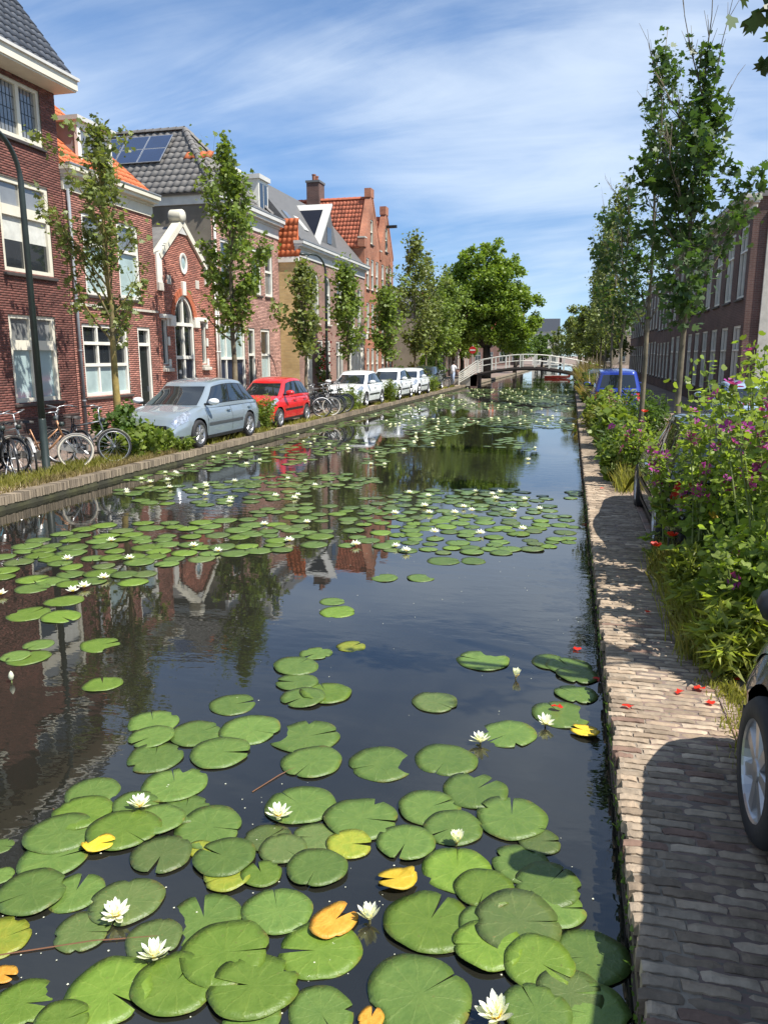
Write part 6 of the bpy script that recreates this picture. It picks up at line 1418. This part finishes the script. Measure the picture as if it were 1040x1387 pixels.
def pad_label(x, y, r, k):
    sz = 'large ' if r > .178 else ('small ' if r < .125 else '')
    if y > 6.2:
        wh = 'in the patch facing the silver car' if y > 11 and x < -3.6 else ('in the patch facing the bicycles' if x < -3.2 and y < 11 else ('in the middle patch of pads' if y < 14.2 and y > 8.9 else ('in the far carpet of pads' if y >= 14.2 else 'in open water before the middle patch')))
        return '%s%s lily pad %s' % (sz, KN[k], wh), '%s%s pads %s' % (sz, KN[k], wh)
    d = [((fx-x)**2+(fy-y)**2)**.5 for fx, fy in FLOW]; j = min(range(len(d)), key=lambda q: d[q])
    near = sum(1 for q in allxy if 0 < (q[0]-x)**2+(q[1]-y)**2 < (q[2]+r+.02)**2)
    if k == 's': t = 'just under the water surface'
    elif d[j] < r+.10: t = 'touching '+FN[j]
    elif near == 0: t = 'lying alone in open water'
    elif x > -.12: t = 'in the cluster along the quay wall'
    elif y > 4.4: t = 'in a small group in open water'
    elif d[j] < r+.35: t = 'close to '+FN[j]
    elif near == 1: t = 'overlapping only one other pad'
    else: t = 'crowded among overlapping pads'
    return '%s%s lily pad %s' % (sz, KN[k], t), '%s%s pads %s' % (sz, KN[k], t)
def put_pad(x, y, r, ang, k, me, z, tilt=0.0):
    o = inst('lily_pad', me); o.location = (x, y, z); o.scale = (r, r, r*.8); o.rotation_euler = (random.gauss(0, .012)+tilt, random.gauss(0, .012), R(ang)); la, gr_ = pad_label(x, y, r, k); tag(o, la, 'lily pad', gr_); placed.append((x, y, r)); return o
for n_, i in enumerate(ORD):
    x, y, r, a, k = PADS[i]
    # pads nearer the viewer lie over those behind
    ov = sum(1 for p in placed if (p[0]-x)**2+(p[1]-y)**2 < (p[2]+r)**2*.9)
    put_pad(x, y, r, a, k, random.choice(PADM[k]), (-.035 if k == 's' else .001+.0045*min(ov, 4)), .014 if ov and k != 's' else 0.0); npad += 1
for (x, y, r, a, k, lab, cr_) in ((-.88, 2.74, .115, 60, 'ora', 'orange and yellow decaying lily pad beside the flower', .12), (-.67, 3.06, .10, 200, 'yel', 'crumpled yellow lily pad standing out of the water', .35), (-2.17, 2.97, .085, 20, 'yel', 'curled yellow brown lily pad lying on olive pads', .4), (-2.06, 2.16, .06, 0, 'ora', 'small orange lily pad at the brown stalks', .1), (-.6, 2.3, .06, 90, 'ora', 'small orange lily pad tucked under the largest pad', .1), (.2, 4.74, .10, 160, 'yel', 'yellow lily pad drifting near the quay wall', .08)):
    o = inst('lily_pad', pad_mesh(int(x*100) % 50+300, PM[k], 44, 14, cr_)); o.location = (x, y, .012 if k == 'ora' else .02); o.scale = (r, r*.8, r); o.rotation_euler = (random.uniform(-.05, .05), random.uniform(-.05, .05), R(a)); tag(o, lab, 'lily pad')
# mid-distance pads: individual until about 300, the rest of the carpet as one object
POLYA = [[(-6.9, 7.9), (-6.6, 9.4), (-4.7, 10.5), (-3.2, 9.8), (-3.0, 9.1), (-3.8, 8.4), (-4.4, 7.8), (-4.4, 7.0), (-5.2, 6.5), (-5.8, 6.7)], [(-8.1, 12.1), (-6.5, 13.5), (-4.7, 13.6), (-4.3, 12.4), (-5.0, 11.4), (-6.7, 11.0)], [(-4.7, 10.5), (-4.5, 11.8), (-2.8, 11.6), (-2.3, 9.4), (-2.9, 8.9), (-4.3, 9.6)], [(-3.4, 12.3), (-2.7, 13.4), (-.6, 14.0), (.25, 11.8), (.2, 10.6), (0, 9.6), (-.6, 9.2), (-1.8, 9.0), (-2.6, 9.1), (-3.1, 10.9)]]
def pip(x, y, P):
    c = False; j = len(P)-1
    for i in range(len(P)):
        if (P[i][1] > y) != (P[j][1] > y) and x < (P[j][0]-P[i][0])*(y-P[i][1])/(P[j][1]-P[i][1])+P[i][0]: c = not c
        j = i
    return c
cand = []
def scatter(P, n, tries, r0, r1, gap):
    xs_ = [p[0] for p in P]; ys_ = [p[1] for p in P]; k = 0
    for _ in range(tries):
        if k >= n: break
        x, y = random.uniform(min(xs_), max(xs_)), random.uniform(min(ys_), max(ys_)); r = random.uniform(r0, r1)
        if not pip(x, y, P): continue
        if any((q[0]-x)**2+(q[1]-y)**2 < ((q[2]+r)*gap)**2 for q in cand): continue
        if any((q[0]-x)**2+(q[1]-y)**2 < ((q[2]+r)*gap)**2 for q in placed): continue
        cand.append((x, y, r)); k += 1
scatter(POLYA[0], 85, 4000, .13, .20, .72); scatter(POLYA[1], 50, 3000, .12, .18, .74); scatter(POLYA[2], 34, 3000, .11, .17, .85); scatter(POLYA[3], 150, 9000, .10, .165, .74)
far = []
from mathutils import noise as mn
for _ in range(60000):
    y = 13.2+(57-13.2)*random.random()**1.25; x = random.uniform(xl(y)+.15, XR-.15); d = mn.noise(Vector((x*.55+3, y*.20, 0)))+.35*mn.noise(Vector((x*1.6, y*.6, 5)))
    lim = -.02
    if pip(x, y, [(-3.4, 13.6), (-4.3, 18.2), (-3.2, 20.5), (-1.0, 20), (-.8, 14.2)]): lim = .55
    elif x > -1.2 and y < 26: lim = .30
    elif y < 20 and x > -5.5: lim = .16
    elif y > 30: lim = -.12
    if d < lim: continue
    far.append((x, y, random.uniform(.10, .17)))
    if len(far) > 3400: break
grid = {}; keep = []
for x, y, r in far:
    c = (int(x/.4), int(y/.4)); ok = True
    for a in (-1, 0, 1):
        for b_ in (-1, 0, 1):
            for q in grid.get((c[0]+a, c[1]+b_), ()):
                if (q[0]-x)**2+(q[1]-y)**2 < ((q[2]+r)*.66)**2: ok = False
    if ok: grid.setdefault(c, []).append((x, y, r)); keep.append((x, y, r))
allp = sorted(cand+keep, key=lambda q: q[1]); rest = []
cnt = {'g': 0, 'l': 0, 'o': 0}
for q in allp:
    k = random.choices('glo', (6, 3, 1.3))[0]
    if npad < 300: put_pad(*q, random.uniform(0, 360), k, random.choice(PADLO[k]), .002+.006*random.random()); npad += 1
    else: rest.append((q, k))
me0 = PADLO['g'][0]; T = np.array([v.co for v in me0.vertices]); Vf, Ff3, Ff4 = [], [], []
rest_b = MB(); tri = [tuple(p.vertices) for p in me0.polygons]
tvs = [[v.co.copy() for v in PADLO['g'][j].vertices] for j in range(4)]; tfs = [[tuple(p.vertices) for p in PADLO['g'][j].polygons] for j in range(4)]
for (x, y, r), k in rest:
    j = random.randrange(4); a = random.uniform(0, 6.28); ca, sa = math.cos(a), math.sin(a); z = .002+.006*random.random()
    rest_b.add([(x+r*(ca*p.x-sa*p.y), y+r*(sa*p.x+ca*p.y), z+p.z*r*.8) for p in tvs[j]], tfs[j])
FARM = mat('far_lily_pads', (.065,.115,.026), .32, .15, 1.0, island=.3, col2=(.105,.15,.032))
tag(rest_b.build('lily_pads', FARM, None, True), 'carpet of small lily pads covering the canal towards the bridge', 'lily pads', kind='stuff')
# flowers
PET = mat('white_petal', (.86,.86,.80), .45, .05, 6, trans=.25); STA = mat('yellow_stamen', (.75,.48,.03), .6, .15, 20); PETO = mat('outer_petal', (.62,.62,.50), .5, .1, 6, trans=.2)
def petal_m(m, wd=.30):
    V = []
    for i, (t, w_, z) in enumerate(((0, .10, 0), (.25, .8*wd, .05), (.55, wd, .14), (.82, .7*wd, .26), (1.0, .08*wd, .38))):
        for k in (-1, 0, 1): V.append((t, k*w_*.55, z+(.06*abs(k)*w_/wd)))
    return MB().add(V, [(j*3+k, (j+1)*3+k, (j+1)*3+k+1, j*3+k+1) for j in range(4) for k in range(2)]).mesh('petal', m, True)
PTM = [petal_m(PET, .34), petal_m(PET, .28), petal_m(PETO, .38)]
def stamen_mesh():
    b = MB()
    for i in range(16): a = 2*PI*i/16; q = .010+.006*(i % 2); b.tube([(q*math.cos(a)*.6, q*math.sin(a)*.6, .006), (q*math.cos(a)*1.3, q*math.sin(a)*1.3, .026)], [.0025, .002], 3)
    b.lathe([(0, .014), (.008, .012), (.009, 0)], 8); return b.mesh('stamen', STA, True)
STM = stamen_mesh()
def lily(label, x, y, s, z=.015, openness=1.0, tilt=(0, 0), group=None):
    root = thing('water_lily', label, 'flower', (x, y, z), random.uniform(0, 6), group); root.rotation_euler = (tilt[0], tilt[1], random.uniform(0, 6))
    MB().tube([(0, 0, -.08), (0, 0, .004)], .006, 6).build('stalk', mat('lily_stalk', (.10,.09,.03), .7), root)
    for ring, (n, ln, el, me) in enumerate(((4, 1.0, 2, PTM[2]), (7, 1.0, 16, PTM[0]), (7, .88, 38, PTM[0]), (6, .68, 58, PTM[1]))):
        el = el*openness+(1-openness)*72
        for i in range(n):
            a = 2*PI*(i+.5*(ring % 2))/n+random.uniform(-.12, .12); M_ = Matrix.Rotation(a, 4, 'Z') @ Matrix.Translation((.006, 0, .004*ring)) @ Matrix.Rotation(-R(el+random.uniform(-7, 7)), 4, 'Y') @ Matrix.Scale(.066*ln*s*random.uniform(.9, 1.08), 4); inst('petal', me, root, M=M_)
    inst('stamen', STM, root, M=Matrix.Scale(s, 4))
FL_L = ['white water lily tilted open beside the curled yellow pad', 'wide open white water lily on the pads beside clear water', 'white water lily between an olive pad and a small pad', 'white water lily on the seam of two large bright pads', 'small upright white water lily above a bright pad notch', 'half open white water lily beside the orange pad', 'large white water lily next to the biggest lily pad', 'white water lily floating at the rim of a lone pad', 'white water lily by the pads along the quay wall', 'closed brownish white lily standing alone in open water']
for i, (x, y) in enumerate(FLOW): lily(FL_L[i], x, y, (.95, 1.05, 1.0, .98, .9, .95, 1.15, 1.0, .95, .95)[i], .02, (1, 1, 1, 1, .45, .7, .9, 1, .9, .35)[i], (R(random.uniform(-14, 14)), R(random.uniform(-14, 14))))
mb_ = MB()
def simple_lily(b, x, y, s, z=0.015):
    for ring, (n, ln, el) in enumerate(((7, .075, 14), (6, .062, 42))):
        for i in range(n):
            a = 2*PI*(i+.5*ring)/n; c, sn_ = math.cos(a), math.sin(a); L = ln*s; h_ = math.sin(R(el))*L; d = math.cos(R(el))*L; w_ = .018*s
            b.add([(x, y, z), (x+c*d*.55-sn_*w_, y+sn_*d*.55+c*w_, z+h_*.5), (x+c*d, y+sn_*d, z+h_*1.15), (x+c*d*.55+sn_*w_, y+sn_*d*.55-c*w_, z+h_*.5)], [(0, 1, 2, 3)])
for x, y in MID:
    b = MB(); simple_lily(b, 0, 0, random.uniform(.9, 1.15)); o = b.build('water_lily', PET); o.location = (x, y, .012); wh = 'among the pads facing the silver car' if y > 11 and x < -3.6 else ('among the pads facing the bicycles' if x < -3.0 else 'in the middle patch of pads'); tag(o, 'small white water lily '+wh, 'flower', 'water lilies '+wh)
    MB().lathe([(0, .03), (.014, .026), (.016, .012)], 8).build('stamen', STA, o)
fb = MB()
for q in random.sample(rest, min(240, len(rest))): simple_lily(fb, q[0][0]+.1, q[0][1], random.uniform(.8, 1.15))
tag(fb.build('water_lilies', PET), 'scattered far white water lilies towards the bridge', 'flowers', kind='stuff')
# bud and stalks
bd = thing('lily_bud', 'pale closed lily bud standing in dark water by the left reflections', 'flower', (-3.95, 4.55, 0)); MB().tube([(0, 0, -.1), (0, 0, .03)], .005, 5).build('stalk', STEMG, bd); MB().lathe([(0, .075), (.012, .06), (.02, .035), (.014, .01), (0, 0)], 10, 'z', (0, 0, .02)).build('bud', PETO, bd, True)
for i, (p, q) in enumerate((((-2.15, 2.25, .004), (-1.5, 2.52, .004)), ((-2.6, 3.2, .003), (-2.45, 3.05, .003)), ((-1.62, 3.6, .003), (-1.45, 3.95, .003)))):
    tag(MB().tube([p, ((p[0]+q[0])/2, (p[1]+q[1])/2+.02, .006), q], .0032, 5).build('lily_stalk', mat('brown_stalk', (.14,.06,.025), .6)), ('long reddish brown stalk floating by the left pads', 'short brown stalk at the olive pads edge', 'thin brown stalk with specks in open water')[i], 'stalk')
ss = MB()
for _ in range(45):
    q = random.choice(PADS[:68]); a = random.uniform(0, 6.28); l = random.uniform(.25, .8); p0 = Vector((q[0], q[1], -.01)); p1 = p0+Vector((math.cos(a)*l, math.sin(a)*l, -random.uniform(.02, .12)))
    p1.x = min(p1.x, XR-.03); ss.tube([p0, p0.lerp(p1, .5)+Vector((random.uniform(-.05, .05), random.uniform(-.05, .05), -.01)), p1], .0035, 4)
tag(ss.build('lily_stalks', mat('underwater_stalk', (.22,.15,.07), .7)), 'tangle of thin brown lily stalks under the water surface', 'stalks', kind='stuff')
# blossom specks drifting on the water
sp = MB()
for _ in range(240):
    x, y = random.uniform(-2.4, .3), random.uniform(2.0, 3.6) if random.random() < .75 else random.uniform(3.6, 9); r_ = random.uniform(.002, .006); a = random.uniform(0, 3)
    sp.add([(x+r_*math.cos(a+k*PI/2), y+r_*math.sin(a+k*PI/2), .0025+.001*(k % 2)) for k in range(4)], [(0, 1, 2, 3)])
tag(sp.build('floating_specks', mat('pale_speck', (.55,.55,.42), .7)), 'tiny pale blossom specks drifting on the water', 'specks', kind='stuff')
